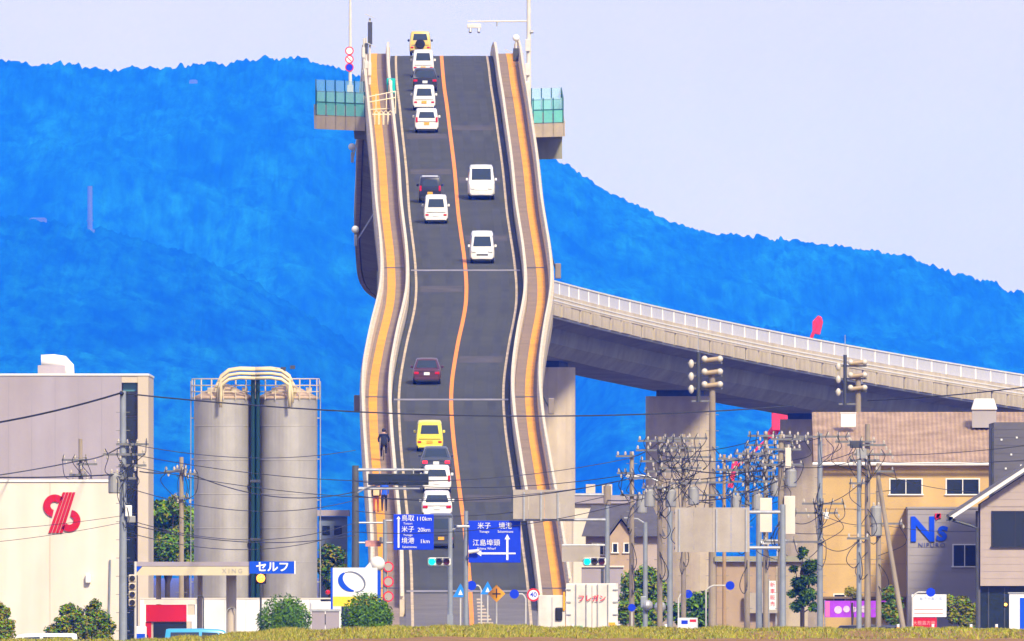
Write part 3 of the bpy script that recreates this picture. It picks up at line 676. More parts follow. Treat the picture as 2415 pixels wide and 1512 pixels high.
# left: lamp mast with three round signs
s = s_at_y(250); p = at(s, -7.35, .1)
p = P(826, 250, s+8); g = thing('lamp_mast', 'tall pale mast with three round traffic signs above the wide balcony', 'mast', p)
hgt = 12.5; MB().cyl((0, 0, 0), (0, 0, hgt), .12, .07, n=12).build('mast', POLEW, g)
MB().box((0, 0, .7), (.42, .3, 1.4)).build('control_box', POLEW, g, bevel=.03)
MB().tube([(0, 0, hgt), (.3, 0, hgt+.5), (1.2, 0, hgt+.7), (2.0, 0, hgt+.7)], .05).build('lamp_arm', POLEW, g); MB().box((2.2, 0, hgt+.68), (.8, .3, .12)).build('lamp_head', STEEL, g, bevel=.04)
for py, k in ((120, ''), (140, 'slash'), (159, 'blue_red')): disc(g, (XX(824, s)-XX(826, s), -.16, ZZ(py, s+8)-p.z), .285, k or None)
# solar lamp pole, cabinet and small poles on the left walkway edge
s2 = s_at_y(205)
p = P(872, 205, s2); g = thing('solar_lamp', 'solar powered lamp post with tilted panel beside the left walkway', 'lamp post', p)
MB().cyl((0, 0, -.2), (0, 0, 4.6), .09, .07, n=10).build('post', POLEW, g)
MB().box((0, 0, 4.75), (.75, .62, .05), Matrix.Rotation(math.radians(24), 3, 'Y')).build('solar_panel', PSV, g)
MB().box((.02, 0, 3.6), (.30, .2, 1.5)).build('equipment_box', DSTEEL, g, bevel=.03); MB().box((.12, 0, 2.8), (.62, .5, .05), Matrix.Rotation(math.radians(28), 3, 'Y')).build('lower_panel', PSV, g); MB().box((0, -.1, 1.2), (.22, .2, .9)).build('battery_box', POLEW, g, bevel=.03)
for px, py, h, lab in ((858, 190, 3.4, 'thin pale sensor pole between the mast and the solar lamp'), (864, 160, 2.6, 'short dark topped pole next to the solar lamp')):
    p = P(px, py+20, s2); g = thing('sensor_pole', lab, 'pole', p)
    MB().cyl((0, 0, -.4), (0, 0, h), .055, n=8).build('post', POLEW, g); MB().box((0, -.05, h*.72), (.22, .16, .7)).build('box', POLEW if px == 858 else DSTEEL, g, bevel=.02); MB().box((.0, -.05, h*.3), (.26, .16, .5)).build('lower_box', POLEW, g, bevel=.02)
# teal notice on the inner barrier
p = P(922, 215, s_at_y(222)); g = thing('notice_sign', 'small teal notice plate on the left road barrier', 'sign', p)
MB().box((0, 0, .35), (.58, .04, 1.0)).build('sign_face', TEALS, g, bevel=.02); MB().box((0, -.026, .35), (.16, .012, .7)).build('sign_panel', WHITES, g); MB().cyl((0, .04, -.5), (0, .04, .9), .03, n=6).build('post', STEEL, g)
# barrier gate across the left walkway
p = P(905, 268, s_at_y(268)); g = thing('walkway_gate', 'cream barred gate standing across the left walkway', 'gate', p)
w = 1.72
for z, dz in ((1.15, .32), (.80, .26), (.35, 0)):
    MB().cyl((-w*.75, 0, z-.1), (w*.45, 0, z+dz), .04, n=8).build('bar', RAILC, g)
for u in (-.75, -.3, .1, .45): MB().cyl((w*u, 0, -.1), (w*u, 0, 1.25+.25*(u+.5)), .04, n=8).build('upright', RAILC, g)
p = P(900, 292, s_at_y(300)); g = thing('bicycle_stop', 'low cream bicycle barrier with bars on the left walkway below the gate', 'barrier', p)
for u in (-.45, -.15, .15, .45): MB().tube([(u, 0, -.1), (u, 0, .75), (u+.12, 0, .85), (u+.24, 0, .75), (u+.24, 0, -.1)], .035).build('hoop', RAILC, g)
MB().box((0, 0, .62), (1.2, .06, .08)).build('cross_bar', RAILC, g)
# right: tall mast with camera arm
s3 = s_at_y(240); p = P(1247, 240, s3); g = thing('camera_mast', 'tall pale mast with long camera arm over the right lane', 'mast', p)
MB().cyl((0, 0, -.6), (0, 0, 9.4), .18, .13, n=12).build('mast', POLEW, g)
z = ZZ(50, s3)-p.z; MB().cyl((0, 0, z), (XX(1103, s3)-p.x, 0, z-.02), .06, .05, n=8).build('arm', POLEW, g)
MB().box((XX(1118, s3)-p.x, 0, z-.32), (.95, .35, .30)).build('camera_housing', POLEW, g, bevel=.05)
for px in (1109, 1129): MB().cyl((XX(px, s3)-p.x, -.1, z-.50), (XX(px, s3)-p.x, -.25, z-.75), .1, n=10).build('camera', STEEL, g)
MB().cyl((XX(1172, s3)-p.x, 0, z), (XX(1172, s3)-p.x, 0, z-.35), .05, n=8).build('sensor', STEEL, g)
for zz in (z-1.6, z-3.2, z-4.4): MB().box((-.08, -.2, zz), (.32, .22, .8)).build('equipment_box', POLEW, g, bevel=.03)
MB().cyl((.1, -.1, z-.7), (.32, -.1, z-.7), .12, n=10).build('speaker', STEEL, g)
s4 = s_at_y(160); p = P(1217, 150, s4); g = thing('walkway_light', 'globe topped light on the right walkway at the crest', 'lamp post', p)
MB().cyl((0, 0, -.6), (0, 0, 1.5), .06, n=8).build('post', POLEW, g); MB().ball((0, 0, 1.75), .24, 10).build('globe', WHITES, g, smooth=True); MB().box((0, 0, .6), (.4, .3, .9)).build('cabinet', DSTEEL, g, bevel=.03); MB().box((-.55, 0, .9), (.55, .4, .05), Matrix.Rotation(math.radians(24), 3, 'Y')).build('solar_panel', PSV, g)
# loudspeakers and lamps hanging at the outer edges
for px, py, s_, lab in ((838, 545, 2700, 'white globe lamp hanging from the left edge of the deck'), (830, 350, 2860, 'small white junction box under the wide balcony')):
    p = P(px, py, s_); g = thing('edge_lamp', lab, 'lamp', p)
    tgt = at(s_, -5.7, -.6); MB().tube([Vector((0, 0, .1)), Vector((.1, 0, -.6)), (tgt-Vector(p))], .05).build('bracket', STEEL, g); MB().ball((0, 0, .1), .24, 10).build('globe', WHITES, g, smooth=True); MB().box((0.03, 0, -.6), (.2, .2, .7)).build('box', STEEL, g, bevel=.03)
for px, py, s_, sg, lab in ((1316, 643, 2660, 1, 'grey box lamp on the right edge of the deck'), (842, 955, 2490, -1, 'grey box lamp on the left edge of the deck'), (1300, 962, 2490, 1, 'small dark box on the lower right edge of the deck')):
    p = P(px, py, s_); g = thing('edge_box', lab, 'lamp', p)
    tgt = at(s_, sg*5.7, .1); MB().box((0, 0, .1), (.36, .3, .95)).build('housing', mat('box_taupe', (.25, .21, .18), .6), g, bevel=.05); MB().tube([Vector((0, 0, -.2)), (tgt-Vector(p))], .05).build('bracket', DSTEEL, g)

# ------------------------------------------------------------------ on the hills and beyond the far ramp
HAZEC = mat('hazed_concrete', (0.09, 0.085, 0.08), 0.9, var=0.1, scale=0.2)  # haze put into the colour: concrete darkened so mast and huts fade
g = thing('hill_mast', 'pale hazy tower mast standing on the lower hill', 'mast', P(212, 545, 39950))
MB().cyl((0, 0, -12), (0, 0, 42), 2.6, 2.4, n=12).build('tower', HAZEC, g); MB().cyl((0, 0, 9), (0, 0, 10.5), 3.2, n=12).build('platform', HAZEC, g); MB().box((0, 0, 0), (9, 8, 3)).build('base_house', HAZEC, g)
for px, py, w, lab in ((90, 521, 16, 'long pale hillside building left of the hill mast'), (456, 194, 9.5, 'tiny pale hut near the top of the long ridge')):
    D = 39950 if px < 200 else 49600
    g = thing('hill_hut', lab, 'building', P(px, py, D)); MB().box((0, 0, 0), (w, 8, 3.0)).build('wall', HAZEC, g); MB().poly([(-w/2-.5, 1.52), (w/2+.5, 1.52), (w/2-2, 3.0), (-w/2+2, 3.0)], -4.5, 4.5).build('roof', HAZEC, g)
CRANE = mat('crane_red', (0.82, 0.03, 0.06), 0.55, var=0.08, scale=0.5)
D = 4300; k = D/F
base = Vector((XX(1893, D), D, 0)); g = thing('harbour_crane', 'big red slewing harbour crane beyond the far ramp', 'crane', base)
def cp(px, py): return Vector((XX(px, D)-base.x, 0, ZZ(py, D)))
for dx in (-1.6, 1.6): MB().cyl((dx*.5, 0, 0), (dx*.3-1.0, 0, ZZ(990, D)), .35, .3, n=8).build('leg', CRANE, g)
MB().box(cp(1848, 990), (2.4, 2.4, 2.2)).build('machine_house', CRANE, g, bevel=.1); 
bm_ = MB()
for o in (-.35, .35): bm_.cyl(cp(1815, 1032)+Vector((0, o, 0)), cp(1932, 752)+Vector((0, o, 0)), .22, .16, n=8)
for t in range(12): a = cp(1815, 1032).lerp(cp(1932, 752), t/12); b_ = cp(1815, 1032).lerp(cp(1932, 752), (t+1)/12); bm_.cyl(a+Vector((0, -.35, 0)), b_+Vector((0, .35, 0)), .08, n=6)
bm_.build('boom', CRANE, g); MB().poly([(cp(q_, r_).x, cp(q_, r_).z) for q_, r_ in ((1916, 786), (1934, 790), (1941, 760), (1938, 748), (1930, 744), (1916, 758))], -.4, .4).build('boom_head', CRANE, g, bevel=.1)
MB().cyl(cp(1815, 1032), cp(1868, 955), .5, .42, n=8).build('stay', CRANE, g); MB().cyl(cp(1722, 1150), cp(1735, 1080), .28, n=8).build('outrigger', CRANE, g); MB().cyl(cp(1728, 1110), cp(1850, 1000), .16, n=6).build('tie', CRANE, g)
# ------------------------------------------------------------------ left side: warehouses, silos, filling station
WALLW = mat('warm_white_wall', (0.72, 0.65, 0.56), 0.75, var=0.05, scale=0.25, streak=0.05); WALLG = mat('lilac_grey_wall', (0.36, 0.32, 0.36), 0.75, var=0.06, scale=0.3, streak=0.07)
PILAS = mat('pilaster_cream', (0.58, 0.50, 0.40), 0.7, var=0.06, scale=0.5, streak=0.08)
LOGOR = mat('logo_red', (0.52, 0.0, 0.012), 0.45, var=0.03, scale=2)
D = 2000; x1 = XX(283, D); zt = ZZ(1137, D); X0 = -44.0
g = thing('warehouse', 'warm white flat roofed building with red striped emblem', 'building', (X0, D, 0)); W = x1-X0
MB().span(0, W, 0, 24, 0, zt).build('wall', WALLW, g); MB().span(-.1, W+.06, -.06, 24, zt+.004, zt+.12).build('roof_edge', WHITE, g)
def lx(px): return XX(px, D)-X0
for px in (-280, -90, 118): MB().span(lx(px)-.02, lx(px)+.02, -.012, .02, 0, zt-.05).build('panel_joint', PILAS, g)
em = bpy.data.objects.new('emblem', None); col.objects.link(em); em.parent = g; em.location = (lx(146), -.02, ZZ(1210, D)); em['label'] = 'red emblem of slanted bars between two half rings'
def lg(px, py): return ((px-146)*D/F, (1210-py)*D/F)
# three slanted bars and two half rings, measured on the wall (slope of the bars 30 px right per 58 px up... )
for k in range(4):
    a0 = 114.2+k*8.7; b0 = 148.2+k*7.7; MB().poly([lg(a0, 1257), lg(a0+7.4, 1257), lg(b0+6.6, 1161), lg(b0, 1161)], -.06, 0).build('bar', LOGOR, em)
def ring(cx, cy, R, r, a0, a1, nm):
    pts = [lg(cx+R*math.cos(math.radians(a)), cy-R*math.sin(math.radians(a))) for a in bars(18, a0, a1)] + [lg(cx+r*math.cos(math.radians(a)), cy-r*math.sin(math.radians(a))) for a in bars(18, a1, a0)]
    b = MB()
    n = 18
    for i in range(n-1): b.poly([pts[i], pts[i+1], pts[2*n-2-i], pts[2*n-1-i]], -.06, 0)
    b.build(nm, LOGOR, em)
ring(129, 1193, 27, 10, 42, 258, 'half_ring'); ring(164, 1228, 26, 9.5, -138, 78, 'half_ring')
l = MB(); l.box((lx(208), -.14, ZZ(1365, D)), (.26, .28, .42)); l.build('wall_lamp', WHITE, g, bevel=.06)
MB().cyl((lx(256), -.1, 1.5), (lx(260), -.1, ZZ(1320, D)), .045, n=8).build('conduit', POLEB, g)

D = 2080; x1 = XX(350, D); zt = ZZ(886, D); X0 = -46.0
g = thing('factory_block', 'tall lilac grey factory block with a narrow dark window strip', 'building', (X0, D, 0))
def lx(px): return XX(px, D)-X0
MB().span(0, lx(287), 0, 30, 0, zt).build('wall', WALLG, g); MB().span(lx(325), lx(350), .0, 30, 0, zt-.004).build('pilaster', PILAS, g); MB().span(lx(287)+.004, lx(325)-.004, .5, 30, 0, zt-.35).build('recess_wall', WALLG, g)
MB().span(lx(287)+.003, lx(325)-.003, .02, 30, zt-.34, zt-.006).build('lintel', PILAS, g); MB().span(-.05, lx(350)+.03, -.05, 30, zt+.004, zt+.10).build('roof_edge', WHITE, g)
ztop = ZZ(895, D); zz = ztop
for k, h in enumerate([.62]+[1.18]*11):
    z0 = max(.2, zz-h)
    if zz-z0 > .2:
        pn = MB().span(lx(287)+.06, lx(325)-.06, .42, .46, z0+.04, zz-.02).build('window_pane', mat('teal_pane', (.10, .26, .30), .15, var=0) if k == 0 else GLASS_D, g)
    zz = z0
for px in (20, 75, 130, 185, 240): MB().span(lx(px)-.015, lx(px)+.015, -.008, .01, 0, zt-.1).build('panel_joint', mat('joint_grey', (.30, .27, .30), .8, var=0), g)
g = thing('roof_duct', 'white gooseneck vent duct on the factory roof', 'vent', (XX(125, D), D+4, zt+.1)); k = D/F
pts = [(-.5, 0, 0), (-.5, 0, .25), (-.62, 0, .5)]
MB().span(-.78, .55, -.5, .5, -.02, .42).build('base_duct', WALLG, g); MB().tube([(-.62, 0, .62), (0, 0, .64), (.45, 0, .58), (.66, 0, .34), (.68, 0, 0)], .33, 12).build('duct', WHITE, g, smooth=True)

# twin silos
SILO = mat('silo_steel', (0.48, 0.455, 0.42), 0.42, 0.35, var=0.10, scale=0.6, streak=0.18)
RUST = mat('silo_roof', (0.52, 0.38, 0.26), 0.7, var=0.2, scale=1.0)
D = 2200; kk = D/F
for cx, lab in ((527, 'tall pale steel silo nearer the factory block'), (678, 'tall pale steel silo nearer the bridge')):
    c = Vector((XX(cx, D), D+1.5, 0)); g = thing('silo', lab, 'silo', c, group='pair of storage silos'); r = 70*kk; zt = ZZ(940, D)
    MB().lathe([(r, 0), (r, zt-.04), (r+.03, zt-.02), (r+.03, zt)], n=48).build('shell', SILO, g, smooth=False)
    MB().lathe([(r+.06, zt+.003), (r+.06, zt+.07), (.25, zt+.75), (.05, zt+.78)], n=32).build('roof_cone', RUST, g)
    for zz in bars(7, 1.6, zt-1.4): MB().lathe([(r+.002, zz-.03), (r+.014, zz-.02), (r+.014, zz+.02), (r+.002, zz+.03)], n=48).build('weld_band', SILO, g)
    rr = r+.10; rl = bpy.data.objects.new('roof_railing', None); col.objects.link(rl); rl.parent = g
    for k in range(16):
        t = 2*math.pi*k/16; MB().cyl((rr*math.cos(t), rr*math.sin(t), zt-.05), (rr*math.cos(t), rr*math.sin(t), zt+1.02), .028, n=6).build('post', CREAM, rl)
    for zz in (.36, .68, 1.02):
        MB().tube([(rr*math.cos(2*math.pi*k/32), rr*math.sin(2*math.pi*k/32), zt+zz) for k in range(33)], .026).build('rail', CREAM, rl)
    sg = -1 if cx < 600 else 1; xo = sg*(r+.16)
    ld = bpy.data.objects.new('side_ladder', None); col.objects.link(ld); ld.parent = g
    for dy in (-.2, .2): MB().cyl((xo, dy, 1), (xo, dy, zt+.9), .025, n=6).build('rail', STEEL, ld)
    b = MB(); zz = 1.2
    while zz < zt+.8: b.cyl((xo, -.2, zz), (xo, .2, zz), .014, n=5); zz += .4
    b.build('rungs', STEEL, ld)
    for zz in bars(6, 2, zt-1): MB().box((sg*(r+.06), 0, zz), (.24, .1, .06)).build('bracket', STEEL, ld)
    for a in (.3, 1.1, 2.2): MB().box((r*.75*math.cos(a), -abs(r*.6*math.sin(a)), zt+.42), (.3, .3, .3)).build('hatch', CREAM, g)
c = Vector((XX(602, D), D+.35, 0)); g = thing('riser_pipes', 'dark vertical riser pipes and arched cream pipes between the silos', 'pipes', c)
for dx, r in ((-.12, .11), (.13, .11)): MB().cyl((dx, 0, 0), (dx, 0, ZZ(880, D)), r, n=12).build('riser', mat('riser_green', (.012, .05, .05), .4, .2, var=.1), g)
MB().box((0, .3, ZZ(940, D)/2), (.42, .2, ZZ(940, D))).build('back_channel', mat('channel_dark', (.008, .02, .025), .6, var=0), g)
for zz in (3.2, 6.3, 9.3): MB().box((0, -.05, zz), (.55, .16, .14)).build('clamp', DSTEEL, g)
for q, (dy, dz) in enumerate(((-.25, 0), (-.55, -.22), (-.85, -.44), (.1, .06))):
    for sg in (-1, 1):
        xa = sg*(2.0-.12*q); zt2 = ZZ(872, D)+dz
        MB().tube([(0, dy, zt2), (sg*.8, dy, zt2+.02), (sg*1.35, dy, zt2-.06), (sg*1.75, dy, zt2-.35), (xa, dy, zt2-.85), (xa+sg*.03, dy, zt2-1.5)], .085, 8).build('arched_pipe', mat('pipe_butter', (.70, .58, .34), .45, var=.1), g, smooth=True)
for px, py in ((648, 872), (668, 870), (690, 866)): MB().box(((px-602)*kk, 0, ZZ(py, D)), (.26, .2, .18)).build('valve', DSTEEL, g)

# filling station
CANC = mat('canopy_cream', (0.62, 0.54, 0.36), 0.5, var=0.05, scale=1); CANB = mat('canopy_blue', (0.0, 0.07, 0.62), 0.4, var=0.03, scale=2)
D = 2000; zb, zt = ZZ(1357, D), ZZ(1326, D)
c = Vector((XX(505, D), D, 0)); g = thing('station_canopy', 'filling station canopy with cream edge and blue lettered end board', 'canopy', c)
def lx(px): return XX(px, D)-c.x
MB().span(lx(317), lx(588), .10, 7, zb+.05, zt).build('roof_slab', WALLG, g)
MB().poly([(lx(336), ZZ(1336, D)), (lx(588), ZZ(1336, D)), (lx(588), zb), (lx(318), zb), (lx(318), zb+.02)], .0, .09).build('fascia', CANC, g)
MB().poly([(lx(316), ZZ(1336, D)), (lx(335), ZZ(1336, D)), (lx(316.5), ZZ(1356, D))], -.006, .085).build('fascia_corner', CANB, g)
MB().span(lx(316), lx(588), -.02, .095, ZZ(1335.5, D), zt+.02).build('fascia_top', WALLG, g)
MB().span(lx(588)+.004, lx(694), -.10, .10, ZZ(1353, D), ZZ(1324, D)).build('end_board', CANB, g)
MB().span(lx(694)+.002, lx(697), -.11, .11, ZZ(1354, D), ZZ(1323, D)).build('board_edge', WHITES, g)
text('セルフ', .50, WHITES, g, (lx(643), -.115, ZZ(1338.5, D)), .01, 'lettering', bold=.014, sx=1.05)
text('XING', .30, mat('faded_grey', (.36, .34, .30), .6, var=0), g, (lx(548), -.012, ZZ(1347, D)), .006, 'faint_lettering', spacing=1.5)
MB().cyl((lx(545), 2, 0), (lx(545), 2, zb+.1), .24, n=16).build('pillar', PILAS, g); MB().span(lx(538), lx(553), 1.7, 2.3, ZZ(1368, D), zb+.05).build('pillar_head', PILAS, g)
for px in (534, 556): MB().tube([(lx(px), 1.6, .3), (lx(px), 1.6, ZZ(1442, D)), (lx(px)+(.08 if px < 545 else -.08), 1.6, ZZ(1436, D)), (lx(545), 1.8, ZZ(1434, D))], .03).build('guard_hoop', STEEL, g)
for px in (372, 470): MB().cyl((lx(px), 5, 0), (lx(px), 5, zb+.1), .12, n=10).build('rear_pillar', PILAS, g)
D = 2066; c = Vector((XX(620, D), D, 0)); g = thing('boundary_wall', 'long white boundary wall behind the filling station', 'wall', c)
k = 0
for a, b_ in zip(range(330, 780, 50), range(380, 830, 50)):
    MB().span(XX(a, D)-c.x+.006, XX(min(b_, 780), D)-c.x-.006, 0, .25, 0, ZZ(1413, D)).build('wall_panel', WHITE, g)
MB().span(XX(330, D)-c.x, XX(780, D)-c.x, -.03, .28, ZZ(1413, D)+.004, ZZ(1413, D)+.06).build('coping', WALLW, g)
D = 1990; c = Vector((XX(392, D), D, 0)); g = thing('station_kiosk', 'small filling station kiosk with broad red sign board', 'kiosk', c)
def lx(px): return XX(px, D)-c.x
MB().span(lx(345), lx(450), .1, 5, 0, ZZ(1466, D)).build('wall', PILAS, g); MB().span(lx(340), lx(462), -.1, 5.2, ZZ(1425, D), ZZ(1414, D)).build('roof', WALLW, g)
MB().span(lx(344), lx(440), -.06, .3, ZZ(1466, D), ZZ(1426, D)).build('sign_board', LOGOR, g); MB().span(lx(442), lx(458), -.05, 4, ZZ(1450, D), ZZ(1426, D)).build('side_wall', PILAS, g)
MB().span(lx(343), lx(357), .02, .1, 0, ZZ(1467, D)).build('red_post', LOGOR, g); MB().span(lx(362), lx(440), .06, .12, .8, ZZ(1468, D)).build('window', GLASS_D, g)
for px in (466, 480): MB().cyl((lx(px), -.2, .2), (lx(px), -.2, ZZ(1412, D)), .03, n=8).build('hose_rail', DSTEEL, g)
MB().tube([(lx(466), -.2, ZZ(1412, D)), (lx(469), -.2, ZZ(1406, D)), (lx(477), -.2, ZZ(1406, D)), (lx(480), -.2, ZZ(1412, D))], .03).build('hose_hoop', DSTEEL, g)
D = 1985; g = thing('fuel_pump', 'white and blue fuel pump cabinet beside the station kiosk', 'pump', (XX(332, D), D, 0))
MB().box((0, 0, 1.05), (.55, .5, 2.1)).build('cabinet', WHITE, g, bevel=.06); MB().box((0, -.26, 1.55), (.4, .03, .4)).build('display', CANB, g); MB().tube([(.3, -.1, 1.7), (.42, -.2, 1.2), (.36, -.2, .7), (.3, -.1, 1.0)], .03).build('hose', BLACK, g)
# station sign with blue loop emblem
D = 2010; c = Vector((XX(838, D), D, 0)); g = thing('station_sign', 'white station sign board with blue swirl loop emblem', 'sign', c)
def lx(px): return XX(px, D)-c.x
MB().span(lx(785), lx(890), 0, .25, ZZ(1422, D), ZZ(1339, D)).build('board', WHITES, g); MB().span(lx(785), lx(889), -.012, .0-.001, ZZ(1430, D), ZZ(1407, D)).build('yellow_band', mat('band_yellow', (.9, .62, .02), .5, var=0), g)
MB().span(lx(780), lx(785)-.003, .0, .3, 0, ZZ(1339, D)).build('post', CANB, g); MB().span(lx(890)+.003, lx(894), .0, .3, 0, ZZ(1345, D)).build('post', CANB, g)
def sw(cx, cy, a, b, t0, t1, th, rot):
    out, inn = [], []
    for t in bars(22, t0, t1):
        f = math.sin(math.pi*(t-t0)/(t1-t0)); w_ = th*(.25+.75*f)
        for lst, e in ((out, w_/2), (inn, -w_/2)):
            x = (a+e)*math.cos(math.radians(t)); z = (b+e)*math.sin(math.radians(t)); cr, sr = math.cos(rot), math.sin(rot)
            lst.append((lx(cx)+(x*cr-z*sr)*D/F, ZZ(cy, D)+(x*sr+z*cr)*D/F))
    b_ = MB()
    for i in range(21): b_.poly([out[i], out[i+1], inn[i+1], inn[i]], -.03, -.002)
    return b_
sw(830, 1371, 28, 21, 150, 300, 13, -.45).build('emblem_swirl', CANB, g); sw(832, 1372, 30, 22, -60, 150, 4, -.45).build('emblem_loop', mat('emblem_grey', (.16, .18, .26), .5, var=0), g)
g = thing('vent_stack', 'white bent vent stack rising behind the station sign', 'vent', (XX(880, 2030), 2030, 0))
MB().tube([(-.55, 0, 0), (-.55, 0, 4.2), (-.45, 0, 4.45), (-.1, 0, 4.85), (.15, 0, 5.1)], .2, 12).build('stack', WHITE, g, smooth=True); MB().ball((.2, 0, 5.0), .36, 12).build('cowl', WHITE, g, smooth=True); MB().cyl((.25, 0, 0), (.25, 0, 4.8), .12, n=10).build('support', CANB, g)
# amber warning lamp in front of the silos
g = thing('warning_lamp', 'lit amber warning lamp on a dark post before the silos', 'lamp', (XX(615, 2030), 2030, 0))
MB().cyl((0, 0, 0), (0, 0, ZZ(1378, 2030)), .05, n=8).build('post', DSTEEL, g); MB().box((0, .06, ZZ(1364, 2030)), (.52, .12, .52)).build('backing', BLACKS, g, bevel=.1); MB().ball((0, -.06, ZZ(1364, 2030)), .2, 10).build('lens', mat('amber_lit', (1, .3, .02), .3, var=0, emit=(1, .28, .02), estr=2.6), g, smooth=True)
# small houses and fence pieces between silos and bridge
D = 2420; c = Vector((XX(785, D), D, 0)); g = thing('far_house', 'blue grey house with pale flat roof right of the silos', 'house', c)
def lx(px): return XX(px, D)-c.x
MB().span(lx(752), lx(818), 0, 8, 0, ZZ(1218, D)).build('wall', mat('house_blue', (.16, .20, .26), .7), g); MB().span(lx(748), lx(824), -.3, 8.3, ZZ(1217, D), ZZ(1203, D)).build('roof', WALLG, g)
MB().span(lx(760), lx(778), -.03, .03, ZZ(1262, D), ZZ(1240, D)).build('window', GLASS_D, g); MB().span(lx(788), lx(806), -.03, .03, ZZ(1262, D), ZZ(1240, D)).build('window', GLASS_D, g)
D = 1980; c = Vector((XX(770, D), D, 0)); g = thing('storage_bins', 'pair of pale lilac metal bins between the round bushes', 'bins', c)
for a, b_ in ((735, 766), (768, 800)): MB().span(XX(a, D)-c.x, XX(b_, D)-c.x, 0, 1, 0, ZZ(1442, D)).build('bin', WALLG, g)
MB().span(XX(733, D)-c.x, XX(803, D)-c.x, -.05, 1.05, ZZ(1442, D)+.003, ZZ(1437, D)).build('lid', STEEL, g)
D = 2050; g = thing('white_lorry', 'white lorry cab showing above the boundary wall end', 'lorry', (XX(768, D), D, 0)); 
MB().box((0, 1, 1.9), (1.5, 2.2, 2.6)).build('cab', WHITE, g, bevel=.1); MB().box((0, -.12, 2.35), (1.2, .06, .5)).build('windscreen', VGLASS, g); MB().ball((0.1, .3, ZZ(1396, D)-.02), .12, 8).build('beacon', TAILM, g)
for sg in (-.6, .6): MB().cyl((sg-.1, .8, .42), (sg+.1, .8, .42), .42, n=16).build('wheel', BLACK, g)
MB().box((0, 1, 3.25), (.5, .3, .1)).build('beacon_base', TRIM, g)
# ------------------------------------------------------------------ right side: shed, annex, house
TAN = mat('ochre_wall', (0.58, 0.39, 0.15), 0.8, var=0.07, scale=0.4, streak=0.10); ROOFB = mat('rust_roof_sheet', (0.42, 0.29, 0.19), 0.7, var=0.16, scale=0.7, streak=0.2)
ANX = mat('annex_grey', (0.34, 0.31, 0.31), 0.7, var=0.05, scale=0.6); SID = mat('siding_beige', (0.42, 0.34, 0.30), 0.7, var=0.06, scale=0.8); DGREY = mat('dark_grey_cladding', (0.115, 0.11, 0.12), 0.7, var=0.08, scale=0.6)
D = 2200; x0 = XX(1921, D); c = Vector((x0, D, 0)); ze, zr = ZZ(1090, D), ZZ(972, D)
g = thing('factory_shed', 'ochre walled shed with brown ribbed metal roof and white gutter', 'building', c); L = 20.0
def lx(px): return XX(px, D)-c.x
MB().span(lx(1936), L, 0, 26, 0, ze-.02).build('wall', TAN, g)
pitch = .118; n = int(L/pitch); vs_, fs = [], []
for i in range(n+1):
    u = -.05+i*pitch; h = .05 if i % 2 else 0.0
    vs_ += [(u, -.5, ze+h), (u, 12, zr+h), (u, -.5, ze-.06+h), (u, 12, zr-.06+h)]
for i in range(n): a = i*4; fs += [(a, a+4, a+5, a+1), (a+2, a+3, a+7, a+6), (a, a+2, a+6, a+4)]
MB().add(vs_, fs).build('roof_sheet', ROOFB, g)
MB().span(-.05, L, 12, 12.2, ze, zr+.05).build('ridge_cap', ROOFB, g)
MB().cyl((-.1, -.6, ze-.10), (L, -.6, ze-.10), .09, n=10).build('gutter', WHITE, g); MB().span(-.06, lx(1936)+.04, -.45, 12, .0, .3).build('plinth', CONC, g)
MB().add([(lx(1934), -.3, ze-.2), (lx(1934), 12, zr-.1), (lx(1934), 12, ze-.2), (lx(1934)+.1, -.3, ze-.2), (lx(1934)+.1, 12, zr-.1), (lx(1934)+.1, 12, ze-.2)], [(0,1,2),(3,5,4),(0,3,4,1),(1,4,5,2),(0,2,5,3)]).build('gable_end', TAN, g)
def window(par, xa, xb, za, zb_, y=0.0, panes=2, frame=WHITE):
    w = bpy.data.objects.new('window', None); col.objects.link(w); w.parent = par; w.location = ((xa+xb)/2, y, (za+zb_)/2)
    hw, hh = (xb-xa)/2, (zb_-za)/2; t = .06
    MB().span(-hw, hw, -.05, .0, hh-t, hh).build('frame_top', frame, w); MB().span(-hw-.05, hw+.05, -.10, .0, -hh, -hh+t).build('sill', frame, w)
    for sx in (-1, 1): MB().span(sx*hw-(t if sx > 0 else 0), sx*hw+(t if sx < 0 else 0), -.048, .0, -hh+t, hh-t).build('frame_side', frame, w)
    for k in range(panes):
        a = -hw+t+(2*hw-2*t)*k/panes; b = -hw+t+(2*hw-2*t)*(k+1)/panes
        MB().span(a+.012, b-.012, -.02, -.004, -hh+t, hh-t).build('pane', GLASS_D, w)
        if k: MB().span(a-.02, a+.02, -.045, .0, -hh+t, hh-t).build('mullion', frame, w)
    return w
window(g, lx(2097), lx(2176), ZZ(1168, D), ZZ(1128, D)); window(g, lx(2230), lx(2311), ZZ(1168, D), ZZ(1128, D)); window(g, lx(1965), lx(1995), ZZ(1440, D), ZZ(1400, D), panes=1)
for zz in (1200, 1262, 1330): MB().span(lx(1937), lx(2140), -.02, .01, ZZ(zz, D)-.015, ZZ(zz, D)+.015).build('wall_joint', mat('joint_ochre', (.38, .25, .12), .8, var=0), g)
MB().span(lx(1937), lx(2140), -.9, .0, ZZ(1412, D), ZZ(1407, D)).build('canopy', mat('canopy_brown', (.20, .14, .09), .8), g)
vt = thing('roof_vent', 'grey roof vent with pale hood above the ribbed roof', 'vent', (XX(2325, D), D+8, ZZ(1003, D)))
MB().box((0, 0, .35), (1.25, 1.2, .9)).build('base', ANX, vt); MB().poly([(-.68, .82), (.68, .82), (.5, 1.4), (-.5, 1.4)], -.7, .7).build('hood', WHITE, vt, bevel=.05)
